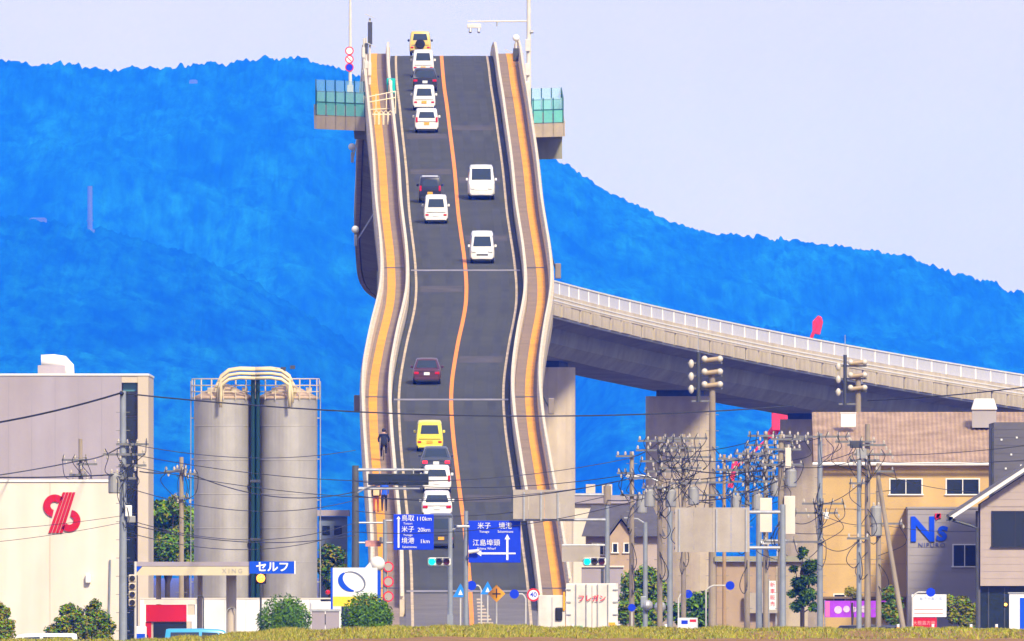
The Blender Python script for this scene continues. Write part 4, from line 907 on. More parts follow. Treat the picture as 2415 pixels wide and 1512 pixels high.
vt = thing('roof_box', 'plain white box standing on the ribbed roof', 'box', (XX(2003, D), D+7, ZZ(1004, D))); MB().box((0, 0, .3), (.78, .5, .7)).build('body', WHITE, vt, bevel=.03); MB().box((0, 0, .68), (.84, .56, .05)).build('lid', WHITE, vt)
D = 2190; c = Vector((XX(2142, D), D, 0)); g = thing('office_annex', 'grey clad annex with blue lettered company sign', 'building', c)
def lx(px): return XX(px, D)-c.x
W = lx(2311); zt = ZZ(1200, D); zz = 0.0; k = 0
MB().span(0, W, .03, 9.9, 0, zt).build('core', ANX, g)
while zz < zt-.05:
    MB().span(0-.02, W+.02, 0, .028, zz+.006, min(zt, zz+.42)-.006).build('cladding_board', ANX, g); zz += .42
MB().span(-.05, W+.05, -.05, 9.9, zt+.003, zt+.10).build('roof_edge', ANX, g)
NB = mat('company_blue', (0.0, 0.06, 0.72), 0.4, var=0)
text('N', 1.75, NB, g, (lx(2176), -.05, ZZ(1251, D)), .04, 'letter_n', bold=.05); text('s', 1.5, NB, g, (lx(2220), -.05, ZZ(1253, D)), .04, 'letter_s', shear=.15, bold=.04)
MB().poly([(lx(2207), ZZ(1227, D)), (lx(2214), ZZ(1222, D)), (lx(2218), ZZ(1212, D)), (lx(2209), ZZ(1212, D))], -.09, -.01).build('red_accent', REDS, g); MB().span(lx(2205), lx(2219), -.09, -.01, ZZ(1222, D), ZZ(1211, D)).build('red_mark', REDS, g)
text('NIPURO', .33, mat('company_faded', (.08, .10, .30), .5, var=0), g, (lx(2197), -.04, ZZ(1286, D)), .01, 'small_lettering', spacing=1.22)
window(g, lx(2246), lx(2304), ZZ(1338, D), ZZ(1283, D))
# notice awning, boards
D = 2185; g = thing('purple_banner', 'purple picture banner under the shed canopy', 'banner', (XX(2025, D), D, 0)); hw = 80*D/F; PUR = mat('banner_purple', (0.40, 0.05, 0.75), 0.6, var=0.2, scale=1.5); PNK = mat('banner_pink', (.80, .16, .45), .6, var=0)
z0, z1 = ZZ(1456, D), ZZ(1417, D); MB().span(-hw, hw, 0, .05, z0, z1).build('sheet', PUR, g)
for sx in (-1, 1): MB().cyl((sx*hw, .03, 0), (sx*hw, .03, z1+.05), .03, n=8).build('post', STEEL, g)
for u, v, r in ((-1.05, .38, .20), (-.62, .42, .17), (-.25, .40, .14), (.25, .42, .18)): MB().cyl((u, -.014, z0+v), (u, 0, z0+v), r, n=14).build('picture', mat('banner_pale', (.72, .55, .74), .6, var=.2, scale=4), g)
MB().span(hw*.78, hw*.98, -.012, 0, z0+.03, z1-.03).build('pink_panel', PNK, g); MB().span(-hw*.98, -hw*.85, -.012, 0, z0+.03, z1-.03).build('pink_panel', PNK, g)
D = 2080; c = Vector((XX(2191, D), D, 0)); g = thing('notice_board', 'large white notice board with faint red text over a red plate', 'sign', c); hw = 41*D/F
MB().span(-hw, hw, 0, .06, ZZ(1455, D), ZZ(1402, D)).build('board', WHITES, g); MB().span(-hw, hw*.45, 0, .055, ZZ(1484, D), ZZ(1456.5, D)).build('red_plate', LOGOR, g)
for sx in (-.9, .4): MB().cyl((hw*sx, .1, 0), (hw*sx, .1, ZZ(1404, D)), .05, n=8).build('post', STEEL, g)
FR = mat('faded_red_print', (.75, .35, .32), .6, var=0)
for k, py in enumerate((1437, 1446)): MB().span(-hw*.85, hw*.8, -.006, -.001, ZZ(py+2, D), ZZ(py-1, D)).build('text_line', FR, g)
text('工業団地案内図', .19, mat('faded_blue_print', (.35, .42, .60), .6, var=0), g, (0, -.008, ZZ(1413, D)), .003, 'lettering'); text('大根島方面', .22, FR, g, (-hw*.28, -.008, ZZ(1470, D)), .003, 'plate_lettering')
# gabled house at the right edge
D = 2100; c = Vector((XX(2312, D), D, 0)); g = thing('gabled_house', 'beige sided house with white sloping verge and large dark window', 'house', c)
def lx(px): return XX(px, D)-c.x
slope = (1222-1105)/(2415-2237); W = lx(2620)
def zv(px): return ZZ(1222-(px-2237)*slope+16, D)
pts = [(0, ZZ(1382, D)), (W, ZZ(1382, D)), (W, zv(2620)), (0, zv(2312))]
MB().poly(pts, .03, 10).build('core', SID, g)
py = 1382.0
while py > 1060:
    z0, z1 = ZZ(py, D)+.005, ZZ(py-17, D)-.005; pa = max(2312, 2237+(1238-(py-17))/slope)
    if pa < 2600:
        # boards stop at the window
        if py-17 < 1292 and py > 1204:
            if lx(2338)-lx(pa) > .05: MB().span(lx(pa)+.0, lx(2338), 0, .027, z0, z1).build('siding_board', SID, g)
            MB().span(lx(2450), W, 0, .027, z0, z1).build('siding_board', SID, g)
        else: MB().span(lx(pa), W, 0, .027, z0, z1).build('siding_board', SID, g)
    py -= 17
window(g, lx(2338), lx(2450), ZZ(1292, D), ZZ(1205, D), y=.0, panes=2, frame=TRIM)
a, b_ = Vector((lx(2237), -.7, ZZ(1222, D))), Vector((W, -.7, ZZ(1222-(2620-2237)*slope, D)))
rf = MB(); d = (b_-a)
for o, nm, m, t0, t1, y0, y1 in ((0, 'verge_board', WHITE, -.16, .06, -.75, -.62), (0, 'roof_slope', DGREY, .065, .18, -.8, 10.6), (0, 'soffit', mat('soffit_taupe', (.24, .20, .18), .8), -.14, -.03, -.615, 10.5)):
    MB().poly([(a.x, a.z+t0), (b_.x, b_.z+t0), (b_.x, b_.z+t1), (a.x, a.z+t1)], y0, y1).build(nm, m, g)
MB().box((lx(2240), -.5, ZZ(1224, D)), (.3, .5, .22)).build('gutter_end', DSTEEL, g); MB().tube([(lx(2243), -.4, ZZ(1226, D)), (lx(2290), -.4, ZZ(1240, D)), (lx(2304), -.4, ZZ(1246, D)), (lx(2304), -.4, ZZ(1300, D)), (lx(2304), -.4, 0)], .07, 8).build('downpipe', DSTEEL, g)
MB().span(lx(2306), 0, .2, 10, 0, ZZ(1205, D)).build('corner_post', DGREY, g)
MB().span(0.004, W, .4, 10, 0, ZZ(1382, D)-.004).build('shop_recess', mat('shopfront_dark', (.014, .024, .028), .3, var=.2, scale=2), g)
for px in (2330, 2368): MB().span(lx(px), lx(px)+.06, .34, .395, 0, ZZ(1386, D)).build('shopfront_mullion', DSTEEL, g)
MB().ball((lx(2378-6), .25, ZZ(1426, D)), .07, 8).build('warm_bulb', mat('bulb_lit', (1, .5, .1), .4, var=0, emit=(1, .4, .05), estr=3), g)
D = 2090; g = thing('vending_sign', 'white upright sign cabinet with blue panel before the gabled house', 'sign', (XX(2404, D), D, 0))
MB().span(-.5, .9, 0, .4, .5, ZZ(1400, D)).build('cabinet', WHITES, g, bevel=.03); MB().span(.02, .8, -.015, 0, .8, ZZ(1410, D)).build('panel', CANB, g); MB().span(-.55, .95, -.05, .45, ZZ(1400, D)+.003, ZZ(1397, D)).build('cap', STEEL, g); MB().span(-.4, .8, .05, .35, 0, .498).build('foot', STEEL, g)
D = 2160; c = Vector((XX(2345, D), D, 0)); g = thing('clad_block', 'dark grey board clad block rising behind the gabled house', 'building', c); W = 14; zt = ZZ(996, D)
MB().span(0, W, .03, 25, 0, zt).build('core', DGREY, g); zz = ZZ(1200, D)
while zz < zt-.02: MB().span(-.02, W, 0, .027, zz+.006, min(zz+.40, zt)-.006).build('cladding_board', DGREY, g); zz += .40
for px, py in ((2362, 1037), (2385, 1072), (2398, 1032), (2372, 1105), (2408, 1098)): MB().box((XX(px, D)-c.x, -.03, ZZ(py, D)), (.09, .06, .09)).build('fixing', WHITE, g)
MB().cyl((-.1, -.2, 0), (-.1, -.2, zt-.3), .07, n=8).build('downpipe', DSTEEL, g)

# buildings seen between bridge and shed
D = 2440; c = Vector((XX(1425, D), D, 0)); g = thing('white_depot', 'low white depot with flat roof and two chimney boxes', 'building', c)
def lx(px): return XX(px, D)-c.x
MB().span(lx(1352), lx(1500), 0, 12, 0, ZZ(1188, D)).build('wall', WALLW, g); MB().span(lx(1345), lx(1505), -.3, 12.3, ZZ(1187.5, D), ZZ(1168, D)).build('roof', WALLG, g)
for a, b_ in ((1382, 1404), (1420, 1444)): MB().span(lx(a), lx(b_), 2, 3, ZZ(1167.5, D), ZZ(1142, D)).build('chimney_box', PILAS, g)
D = 2370; c = Vector((XX(1470, D), D, 0)); g = thing('grey_roof_house', 'house with steep dark grey roof and tan gable with two windows', 'house', c)
def lx(px): return XX(px, D)-c.x
RG = mat('slate_roof', (.09, .085, .09), .7, var=.15, scale=2)
MB().span(lx(1382), lx(1560), .3, 10, 0, ZZ(1262, D)).build('wall', SID, g)
MB().add([(lx(1372), -.2, ZZ(1265, D)), (lx(1570), -.2, ZZ(1265, D)), (lx(1540), 5, ZZ(1192, D)), (lx(1395), 5, ZZ(1192, D)), (lx(1372), 10.5, ZZ(1265, D)), (lx(1570), 10.5, ZZ(1265, D))], [(0,1,2,3), (0,3,4), (1,5,2), (3,2,5,4), (0,4,5,1)]).build('roof', RG, g)
gw = [(lx(1438), 0), (lx(1492), 0), (lx(1492), ZZ(1265, D)), (lx(1465), ZZ(1228, D)), (lx(1438), ZZ(1265, D))]
MB().poly(gw, -1.2, .28).build('gable_wall', mat('gable_tan', (.44, .32, .22), .8), g)
MB().poly([(lx(1430), ZZ(1270, D)), (lx(1465), ZZ(1222, D)), (lx(1500), ZZ(1270, D)), (lx(1500), ZZ(1263, D)), (lx(1465), ZZ(1214, D)), (lx(1430), ZZ(1263, D))], -1.5, 4).build('gable_roof', RG, g)
window(g, lx(1443), lx(1458), ZZ(1305, D), ZZ(1280, D), y=-1.2, panes=1); window(g, lx(1470), lx(1485), ZZ(1305, D), ZZ(1280, D), y=-1.2, panes=1); window(g, lx(1395), lx(1425), ZZ(1310, D), ZZ(1280, D), y=.3)
D = 2330; c = Vector((XX(1425, D), D, 0)); g = thing('pale_block', 'plain pale lilac block behind the container lorry', 'building', c)
MB().span(XX(1372, D)-c.x, XX(1470, D)-c.x, 0, 6, 0, ZZ(1338, D)).build('wall', WALLG, g); MB().span(XX(1370, D)-c.x, XX(1472, D)-c.x, -.1, 6.1, ZZ(1338, D)+.003, ZZ(1334, D)).build('roof_edge', WALLW, g); MB().span(XX(1418, D)-c.x, XX(1424, D)-c.x, -.05, .01, 0, ZZ(1340, D)).build('downpipe', DSTEEL, g)
D = 2150; c = Vector((XX(1830, D), D, 0)); g = thing('tan_workshop', 'tan workshop wall behind the sign poles', 'building', c)
def lx(px): return XX(px, D)-c.x
MB().span(lx(1690), lx(1905), 0, 8, 0, ZZ(1325, D)).build('wall', mat('workshop_tan', (.40, .29, .19), .8, var=.08, scale=.5, streak=.12), g); MB().span(lx(1685), lx(1910), -.3, 8.2, ZZ(1324.5, D), ZZ(1312, D)).build('roof_edge', CONC_D, g); MB().span(lx(1785), lx(1815), -.02, .02, ZZ(1480, D), ZZ(1445, D)).build('door', GLASS_D, g)
MB().span(lx(1755), lx(1838), -.5, -.3, ZZ(1446, D), ZZ(1398, D)).build('signboard', SIGNBACK, g)
for px in (1762, 1830): MB().cyl((lx(px), -.28, 0), (lx(px), -.28, ZZ(1400, D)), .04, n=6).build('signboard_post', STEEL, g)
MB().span(lx(1830), lx(1905), -.04, 0, ZZ(1290, D)-4, ZZ(1330, D)).build('shutter', CONC, g)
# ------------------------------------------------------------------ road at the foot of the bridge
mb = MB(); vs_ = []
rows = [(2120, -9, 9), (2215, -7.5, 7.5), (2240, -5.6, 5.8), (2262, -4.3, 4.6), (2275, -3.9, 4.0)]
rc = at(2262)
rd = MB(); vs_ = []
for Yq, a, b_ in rows:
    cx = at(max(Yq, 2241)).x; z = deck_z(Yq)-.02 if Yq > 2230 else .02
    vs_ += [(cx+a, Yq, z), (cx+b_, Yq, z)]
rd.add(vs_, [(2*i, 2*i+1, 2*i+3, 2*i+2) for i in range(len(rows)-1)])
rd.build('approach_road', ASPH2); tag(bpy.data.objects['approach_road'], 'worn light grey approach road at the foot of the bridge', None, None, 'structure')
MB().span(-60, 60, 2060, 2150, .004, .03).build('cross_road', ASPH2); tag(bpy.data.objects['cross_road'], 'wide cross road below the signs', None, None, 'structure')
for k in range(9):
    s_ = 2264+k*3.4; w_ = .95-.09*k
    sweep(MB(), s_, s_+1.5, rect(.35, .35+w_, .003, .010), step=1.5).build('hatch_bar', WLINE, bridge)
# ------------------------------------------------------------------ traffic signs and signals
def post(g, px, D, z1, r=.07, m=POLEB, z0=0.0, dx=0.0): return MB().cyl((dx, 0, z0), (dx, 0, z1), r, r*.9, n=12).build('post', m, g)
SD = 2225
def direction_sign(label, px0, px1, py0, py1, pole_px, pole_top, rows_, arms):
    c = Vector((XX(pole_px, SD), SD, 0)); g = thing('direction_sign', label, 'road sign', c)
    lx = lambda px: XX(px, SD)-c.x
    MB().cyl((0, 0, 0), (0, 0, ZZ(pole_top, SD)), .14, .11, n=14).build('pole', POLEB, g)
    MB().span(lx(px0), lx(px1), -.30, -.24, ZZ(py1, SD), ZZ(py0, SD)).build('panel', BLUES, g, bevel=.02)
    for py in arms: MB().cyl((0, -.05, ZZ(py, SD)), (lx(px0 if pole_px > px1 else px1 if pole_px < px0 else (px0+px1)/2), -.2, ZZ(py, SD)), .05, n=8).build('arm', STEEL, g)
    for s_, px, py, h in rows_: text(s_, h, WHITES, g, (lx(px), -.315, ZZ(py, SD)), .008, 'lettering', bold=0.0)
    return g, lx
g, lx = direction_sign('blue distance sign with three lettered rows and upward arrow', 928, 1023, 1213, 1297, 908, 1225,
    [('鳥取', 962, 1223, .34), ('110km', 1000, 1224, .30), ('Tottori', 962, 1235, .16), ('米子', 962, 1249, .34), ('20km', 1000, 1250, .30), ('Yonago', 962, 1262, .16), ('境港', 962, 1276, .34), ('1km', 1002, 1277, .30), ('Sakaiminato', 966, 1290, .16)], (1228, 1280))
MB().poly([(lx(938), ZZ(1292, SD)), (lx(942), ZZ(1292, SD)), (lx(942), ZZ(1224, SD)), (lx(945), ZZ(1224, SD)), (lx(940), ZZ(1217, SD)), (lx(935), ZZ(1224, SD)), (lx(938), ZZ(1224, SD))], -.315, -.301).build('arrow', WHITES, g)
for py in (1337, 1372, 1407): disc(g, (lx(916), -.2, ZZ(py, SD)), .28, 'dull')
g, lx = direction_sign('large blue direction sign with white junction arrows', 1105, 1228, 1228, 1327, 1099, 1205,
    [('米子', 1142, 1241, .36), ('境港', 1192, 1241, .36), ('Yonago', 1142, 1254, .17), ('Sakaiminato', 1192, 1254, .17), ('江島埠頭', 1147, 1281, .36), ('Eshima Wharf', 1147, 1294, .17)], (1235, 1316))
MB().span(lx(1194), lx(1199), -.315, -.301, ZZ(1321, SD), ZZ(1272, SD)).build('arrow_stem', WHITES, g); MB().poly([(lx(1190), ZZ(1272, SD)), (lx(1203), ZZ(1272, SD)), (lx(1196.5), ZZ(1260, SD))], -.315, -.301).build('arrow_head', WHITES, g)
MB().span(lx(1134), lx(1193.5), -.316, -.301, ZZ(1307.5, SD), ZZ(1303, SD)).build('arrow_branch', WHITES, g); MB().span(lx(1199.5), lx(1216), -.316, -.301, ZZ(1307, SD), ZZ(1303.5, SD)).build('arrow_stub', WHITES, g); MB().poly([(lx(1135), ZZ(1312, SD)), (lx(1135), ZZ(1298, SD)), (lx(1124), ZZ(1305, SD))], -.315, -.301).build('arrow_head', WHITES, g)
MB().cyl((lx(1106), -.45, ZZ(1302, SD)), (lx(1130), -.6, ZZ(1299, SD)), .11, .08, n=10).build('camera', WHITE, g)
def signal(label, px, py, pole_px, pole_top, D=SD, green=True, both=None):
    c = Vector((XX(pole_px, D), D-.6, 0)); g = thing('traffic_signal', label, 'traffic light', c, group='traffic signals at the bridge foot'); lx = lambda q: XX(q, D)-c.x
    MB().cyl((0, 0, 0), (0, 0, ZZ(pole_top, D)), .15, .11, n=14).build('pole', POLEB, g)
    z = ZZ(py, D); MB().cyl((0, 0, z+.12), (lx(px), 0, z+.12), .05, n=8).build('arm', STEEL, g)
    hx = lx(px); MB().box((hx, -.1, z), (1.22, .22, .44)).build('housing', WHITE, g, bevel=.12)
    for k, (m_) in enumerate((mat('signal_green_lit', (.0, .75, .6), .3, var=0, emit=(0, .75, .62), estr=1.3), mat('signal_amber_off', (.05, .035, .008), .2, var=0), mat('signal_red_off', (.08, .012, .01), .2, var=0))):
        u = hx+(-.38+.38*k); MB().cyl((u, -.215, z), (u, -.25, z), .165, n=18).build('lens', m_, g); MB().box((u, -.34, z+.185), (.34, .28, .03)).build('visor', WHITE if k == 0 else DSTEEL, g)
    return g, lx
g, lx = signal('green traffic signal left of the thick blue grey pole', 1036, 1325, 1062, 1222)
MB().tube([(0, 0, ZZ(1250, SD)), (.5, 0, ZZ(1245, SD)), (lx(1098), 0, ZZ(1241, SD))], .05).build('lamp_arm', STEEL, g); MB().box((lx(1092), -.1, ZZ(1242, SD)), (.7, .25, .14)).build('lamp_head', STEEL, g, bevel=.05); MB().box((.0, -.3, ZZ(1470, SD)), (.3, .25, .9)).build('control_box', POLEB, g)
g, lx = signal('green traffic signal in front of the pale lilac block', 1402, 1325, 1432, 1140)
# sign gantry arms with the sign back on the same pole
for py in (1167, 1226): MB().cyl((0, 0, ZZ(py, SD)), (lx(1212), 0, ZZ(py, SD)), .085, .065, n=10).build('gantry_arm', STEEL, g)
for a, b_ in ((1210, 1247), (1247, 1284), (1284, 1320), (1320, 1356)): MB().span(lx(a)+.006, lx(b_)-.006, -.20, -.14, ZZ(1224, SD), ZZ(1155, SD)).build('sign_back_panel', SIGNBACK, g)
for px in (1236, 1276, 1316): MB().span(lx(px)-.04, lx(px)+.04, -.28, -.21, ZZ(1228, SD), ZZ(1160, SD)).build('sign_rib', STEEL, g)
MB().span(lx(1325), lx(1415), -.12, -.08, ZZ(1325, SD), ZZ(1288, SD)).build('lower_panel', SIGNBACK, g); MB().cyl((0, 0, ZZ(1286, SD)), (lx(1325), 0, ZZ(1286, SD)), .05, n=8).build('lower_arm', STEEL, g)
MB().cyl((0, 0, ZZ(1146, SD)), (0, 0, ZZ(1190, SD)), .2, n=12).build('pole_collar', CONCP, g)
# message board gantry on the left
c = Vector((XX(838, SD), SD+1, 0)); g = thing('message_gantry', 'dark message board hanging from a steel gantry arm', 'gantry', c); lx = lambda q: XX(q, SD)-c.x
MB().cyl((0, 0, 0), (0, 0, ZZ(1098, SD)), .22, .17, n=16).build('pole', mat('gantry_dark', (.10, .105, .10), .6, .2, var=.15), g)
for py in (1108, 1152): MB().cyl((0, 0, ZZ(py, SD)), (lx(1012 if py < 1120 else 990), 0, ZZ(py, SD)), .085, .06, n=10).build('arm', STEEL, g)
MB().span(lx(868), lx(1011), -.25, -.12, ZZ(1144, SD), ZZ(1117, SD)).build('message_board', mat('board_dark', (.014, .022, .024), .4, var=.1), g, bevel=.03)
for px in (895, 935, 975, 1002): MB().span(lx(px)-.03, lx(px)+.03, -.1, .03, ZZ(1120, SD), ZZ(1104, SD)).build('hanger', STEEL, g)
MB().tube([(0, -.1, ZZ(1165, SD)), (.6, -.1, ZZ(1150, SD)), (lx(905), -.1, ZZ(1142, SD)), (lx(925), -.1, ZZ(1140, SD))], .04).build('lamp_arm', STEEL, g); MB().box((lx(922), -.1, ZZ(1139.5, SD)), (.75, .3, .12)).build('lamp_head', WHITE, g, bevel=.04)
for py in (1233, 1280): MB().cyl((0, 0, ZZ(py, SD)), (lx(905), 0, ZZ(py, SD)), .05, n=8).build('side_arm', STEEL, g)
MB().span(lx(862), lx(898), -.09, -.06, ZZ(1289, SD), ZZ(1275, SD)).build('small_plate', mat('plate_rose', (.55, .25, .22), .6, var=.3, scale=4), g); MB().box((lx(900), -.2, ZZ(1273, SD)), (.25, .3, .3)).build('speaker', CREAM, g, bevel=.05)
# big sign back further right
D = 2100; c = Vector((XX(1846, D), D, 0)); g = thing('gantry_sign', 'wide tan sign back on a gantry among the poles', 'gantry', c); lx = lambda q: XX(q, D)-c.x
MB().cyl((0, 0, 0), (0, 0, ZZ(1190, D)), .17, .14, n=14).build('pole', POLEB, g)
for py in (1208, 1292): MB().cyl((0, 0, ZZ(py, D)), (lx(1590), 0, ZZ(py, D)), .085, n=10).build('gantry_arm', STEEL, g)
for a, b_ in ((1592, 1636), (1636, 1680), (1680, 1724), (1724, 1768)): MB().span(lx(a)+.006, lx(b_)-.006, -.2, -.14, ZZ(1302, D), ZZ(1197, D)).build('sign_back_panel', SIGNBACK, g)
for px in (1602, 1690, 1760): MB().span(lx(px)-.04, lx(px)+.04, -.28, -.21, ZZ(1302, D), ZZ(1200, D)).build('sign_rib', STEEL, g)
for k in range(5): MB().span(lx(1594), lx(1766), -.135, -.11, ZZ(1214+20*k, D)-.03, ZZ(1214+20*k, D)+.03).build('sign_rail', STEEL, g)
# small roadside signs on cranked posts
def small_sign(label, px, py, D, kind, r=.30, post_px=None, col_=POLEW, cat='road sign'):
    post_px = px if post_px is None else post_px; c = Vector((XX(post_px, D), D, 0)); g = thing('traffic_sign', label, cat, c); x = XX(px, D)-c.x; z = ZZ(py, D)
    if post_px == px: MB().cyl((0, .05, 0), (0, .05, z+r*.6), .04, n=8).build('post', col_, g)
    else: MB().tube([(0, .05, 0), (0, .05, z-.25), (x*.15, .05, z-.08), (x*.3, .05, z), (x, .05, z)], .04, 8).build('post', col_, g)
    if kind == 'diamond':
        MB().box((x, 0, z), (r*1.5, .03, r*1.5), Matrix.Rotation(math.pi/4, 3, 'Y')).build('sign_face', YELS, g)
        MB().span(x-.03, x+.03, -.03, -.018, z-r*.55, z+r*.6).build('cross_upright', BLACKS, g); MB().span(x-r*.5, x+r*.5, -.032, -.019, z-.05, z+.02).build('cross_bar', BLACKS, g)
    elif kind == 'triangle':
        MB().poly([(x-r, z-r*.8), (x+r, z-r*.8), (x, z+r)], -.03, 0).build('sign_face', mat('sign_sky', (.02, .24, .78), .45, var=0), g); MB().poly([(x-r*.3, z-r*.5), (x+r*.3, z-r*.5), (x, z+r*.2)], -.04, -.031).build('sign_symbol', WHITES, g)
    elif kind == 'blue': disc(g, (x, -.02, z), r, 'blue'); MB().box((x, -.03, z), (r*.35, .012, r*1.1), Matrix.Rotation(math.pi/4, 3, 'Y')).build('arrow', WHITES if r > .27 else BLUES, g)
    else: disc(g, (x, -.02, z), r, kind)
    return g
small_sign('blue triangular crossing sign beside a blue round sign', 1086, 1394, 2238, 'triangle', .40)
small_sign('blue round arrow sign right of the blue triangle sign', 1112, 1381, 2240, 'blue', .25, 1135)
small_sign('blue crossing sign left of the yellow diamond', 1150, 1388, 2234, 'triangle', .38)
small_sign('yellow diamond crossroads warning sign on a cranked post', 1171, 1400, 2228, 'diamond', .43)
small_sign('blue round sign left of the red ringed speed sign', 1213, 1401, 2222, 'blue', .24, 1240)
small_sign('red ringed round speed limit sign reading 40', 1258, 1403, 2216, '40', .34, 1270)
small_sign('small blue round sign before the round green tree', 1490, 1433, 2150, 'blue', .19)
small_sign('blue round sign above the white wayside board', 1623, 1401, 2140, 'blue', .21, 1600)
small_sign('blue round sign on a tall cranked post before the workshop', 1722, 1381, 2120, 'blue', .22, 1665)
small_sign('blue round sign above the white notice board', 2195, 1397, 2070, 'blue', .22, 2152)
D = 2130; g = thing('wayside_board', 'low white wayside board with small pictures', 'sign', (XX(1622, D), D, 0))
MB().span(-.5, .5, 0, .05, ZZ(1490, D), ZZ(1457, D)).build('board', WHITES, g); MB().span(-.32, 0, -.01, 0, ZZ(1472, D), ZZ(1463, D)).build('picture', BLUES, g); MB().span(.1, .42, -.01, 0, ZZ(1467, D), ZZ(1461, D)).build('picture', REDS, g)
for x in (-.4, .4): MB().cyl((x, .08, 0), (x, .08, ZZ(1460, D)), .04, n=8).build('post', STEEL, g)
D = 2125; g = thing('banner_flag', 'narrow upright white banner with red lettering before the workshop', 'banner', (XX(1822, D), D, 0))
MB().span(-.16, .16, 0, .03, ZZ(1438, D), ZZ(1370, D)).build('sheet', WHITES, g); MB().cyl((-.18, .02, 0), (-.18, .02, ZZ(1366, D)), .03, n=8).build('pole', STEEL, g)
for k, ch in enumerate('新車販売'): text(ch, .26, REDS, g, (0, -.01, ZZ(1380+15*k, D)), .003, 'letter')
g = thing('four_lamp_signal', 'upright signal column of four dark lamps by the left pole', 'signal', (XX(312, 1960), 1960, 0)); MB().cyl((.14, .1, 0), (.14, .1, 5.1), .06, n=10).build('post', POLEW, g)
for k in range(4): z = ZZ(1364+19*k, 1960); MB().box((0, 0, z), (.34, .2, .35)).build('housing', CREAM, g, bevel=.05); MB().cyl((0, -.1, z), (0, -.14, z), .13, n=14).build('lens', BLACKS, g)

# ------------------------------------------------------------------ utility poles
INS = mat('glazed_porcelain', (.58, .52, .43), .15, var=0, spec=.7); CABLE = mat('black_cable', (.012, .014, .018), .6, var=0); TRF = mat('transformer_grey', (.33, .33, .32), .5, .2, var=.1); ARMM = mat('arm_steel', (.20, .20, .19), .5, .4, var=.15)
def smooth(pts, n=5):
    p = [Vector(a) for a in pts]; p = [p[0]*2-p[1]]+p+[p[-1]*2-p[-2]]; out = []
    for i in range(1, len(p)-2):
        for k in range(n):
            t = k/n; out.append(.5*((2*p[i])+(p[i+1]-p[i-1])*t+(2*p[i-1]-5*p[i]+4*p[i+1]-p[i+2])*t*t+(3*p[i]-p[i-1]-3*p[i+1]+p[i+2])*t**3))
    return out+[p[-2]]
def insulator(parent, p, hang=False):
    s_ = -1 if hang else 1
    b = MB().lathe([(.018, 0), (.058, s_*.03), (.04, s_*.06), (.072, s_*.09), (.042, s_*.12), (.05, s_*.16), (.015, s_*.19)], p, 8); return b.build('insulator', INS, parent)
def utility_pole(label, px, ytop, D, r=.19, arms=(), cans=(), boxes=(), lean=0.0, m=CONCP, zb=0.0, cables=0, seed=1):
    c = Vector((XX(px, D), D, zb)); g = thing('utility_pole', label, 'utility pole', c); z1 = ZZ(ytop, D)-zb; q = random.Random(seed)
    MB().cyl((-lean*z1 if lean else 0, 0, 0), (0, 0, z1), r*1.0, r*.72, n=14).build('pole', m, g)
    k = 0
    while k*.45+2 < z1-1 and k < 14: MB().cyl((-r-.12, 0, 2+k*.45*1.8), (r+.12, 0, 2+k*.45*1.8), .014, n=5).build('step_bolt', ARMM, g) if 2+k*.81 < z1-.3 and not lean else None; k += 1
    for py, a, b_, n in arms:
        z = ZZ(py, D)-zb; am = bpy.data.objects.new('crossarm', None); col.objects.link(am); am.parent = g; am.location = (0, -.22, z)
        MB().span(a, b_, -.045, .045, -.05, .05).build('beam', ARMM, am)
        for i in range(n):
            u = a+.1+(b_-a-.2)*i/max(1, n-1); insulator(am, (u, 0, .05))
            if q.random() < .5: insulator(am, (u+.12, -.1, -.06), True)
            if q.random() < .6: MB().tube(smooth([(u, -.02, .26), (u+q.uniform(-.2, .2), -.15, -.1), (u+q.uniform(-.35, .35), -.1, -.5-q.random()*.5), (q.uniform(-.2, .2), -.1, -1.0-q.random()*.6)]), .018, 5).build('jumper', CABLE, am)
    for py, dx in cans:
        z = ZZ(py, D)-zb; t = bpy.data.objects.new('transformer', None); col.objects.link(t); t.parent = g; t.location = (dx, -.1, z)
        MB().lathe([(.24, -.45), (.27, -.4), (.27, .35), (.2, .45), (.05, .47)], n=14).build('tank', TRF, t)
        for u in (-.12, .12): insulator(t, (u, -.1, .44))
        MB().span(min(0, -dx), max(0, -dx), -.03, .03, -.1, .0).build('bracket', ARMM, t)
    for py, dx, w, h, m_ in boxes: MB().box((dx, -.2, ZZ(py, D)-zb), (w, .3, h)).build('switch_box', m_, g, bevel=.03)
    for i in range(cables):
        u = q.uniform(-.3, .3); zz = q.uniform(.45, .8)*z1; MB().tube(smooth([(0, -r, zz), (u*1.6, -.35, zz-.5), (u*2.2, -.35, zz-1.0), (u, -.3, zz-1.35), (0, -r, zz-1.1)]), .02, 5).build('cable_loop', CABLE, g)
    return g
# left side
utility_pole('tall blue grey pole with stacked insulators before the factory block', 290, 922, 1900, .19, [(1048, -.3, 1.15, 4), (1072, -.9, 1.0, 4), (1098, -.2, 1.05, 3), (1128, -.5, .6, 2)], [(1140, -.38)], [(1205, .25, .3, .5, WHITE), (1225, .38, .36, .3, TRF)], m=POLEB, cables=2, seed=2)
MB().ball((0, 0, 0), .1, 6).build('cable_knob', CABLE, bpy.data.objects['utility_pole'], (-.05, -.25, ZZ(928, 1900)))
utility_pole('slim pole rising behind the warm white building', 190, 1035, 2045, .13, [(1085, -.9, .35, 3), (1095, -.2, .8, 3), (1120, -.55, .3, 2)], m=CONCP, seed=3, cables=1)
utility_pole('dim pole with insulators before the left silo', 428, 1078, 2090, .14, [(1112, -.85, .15, 3), (1108, -.3, .3, 2), (1118, .1, .75, 3), (1175, -.4, .4, 2)], m=CONCP, seed=4)
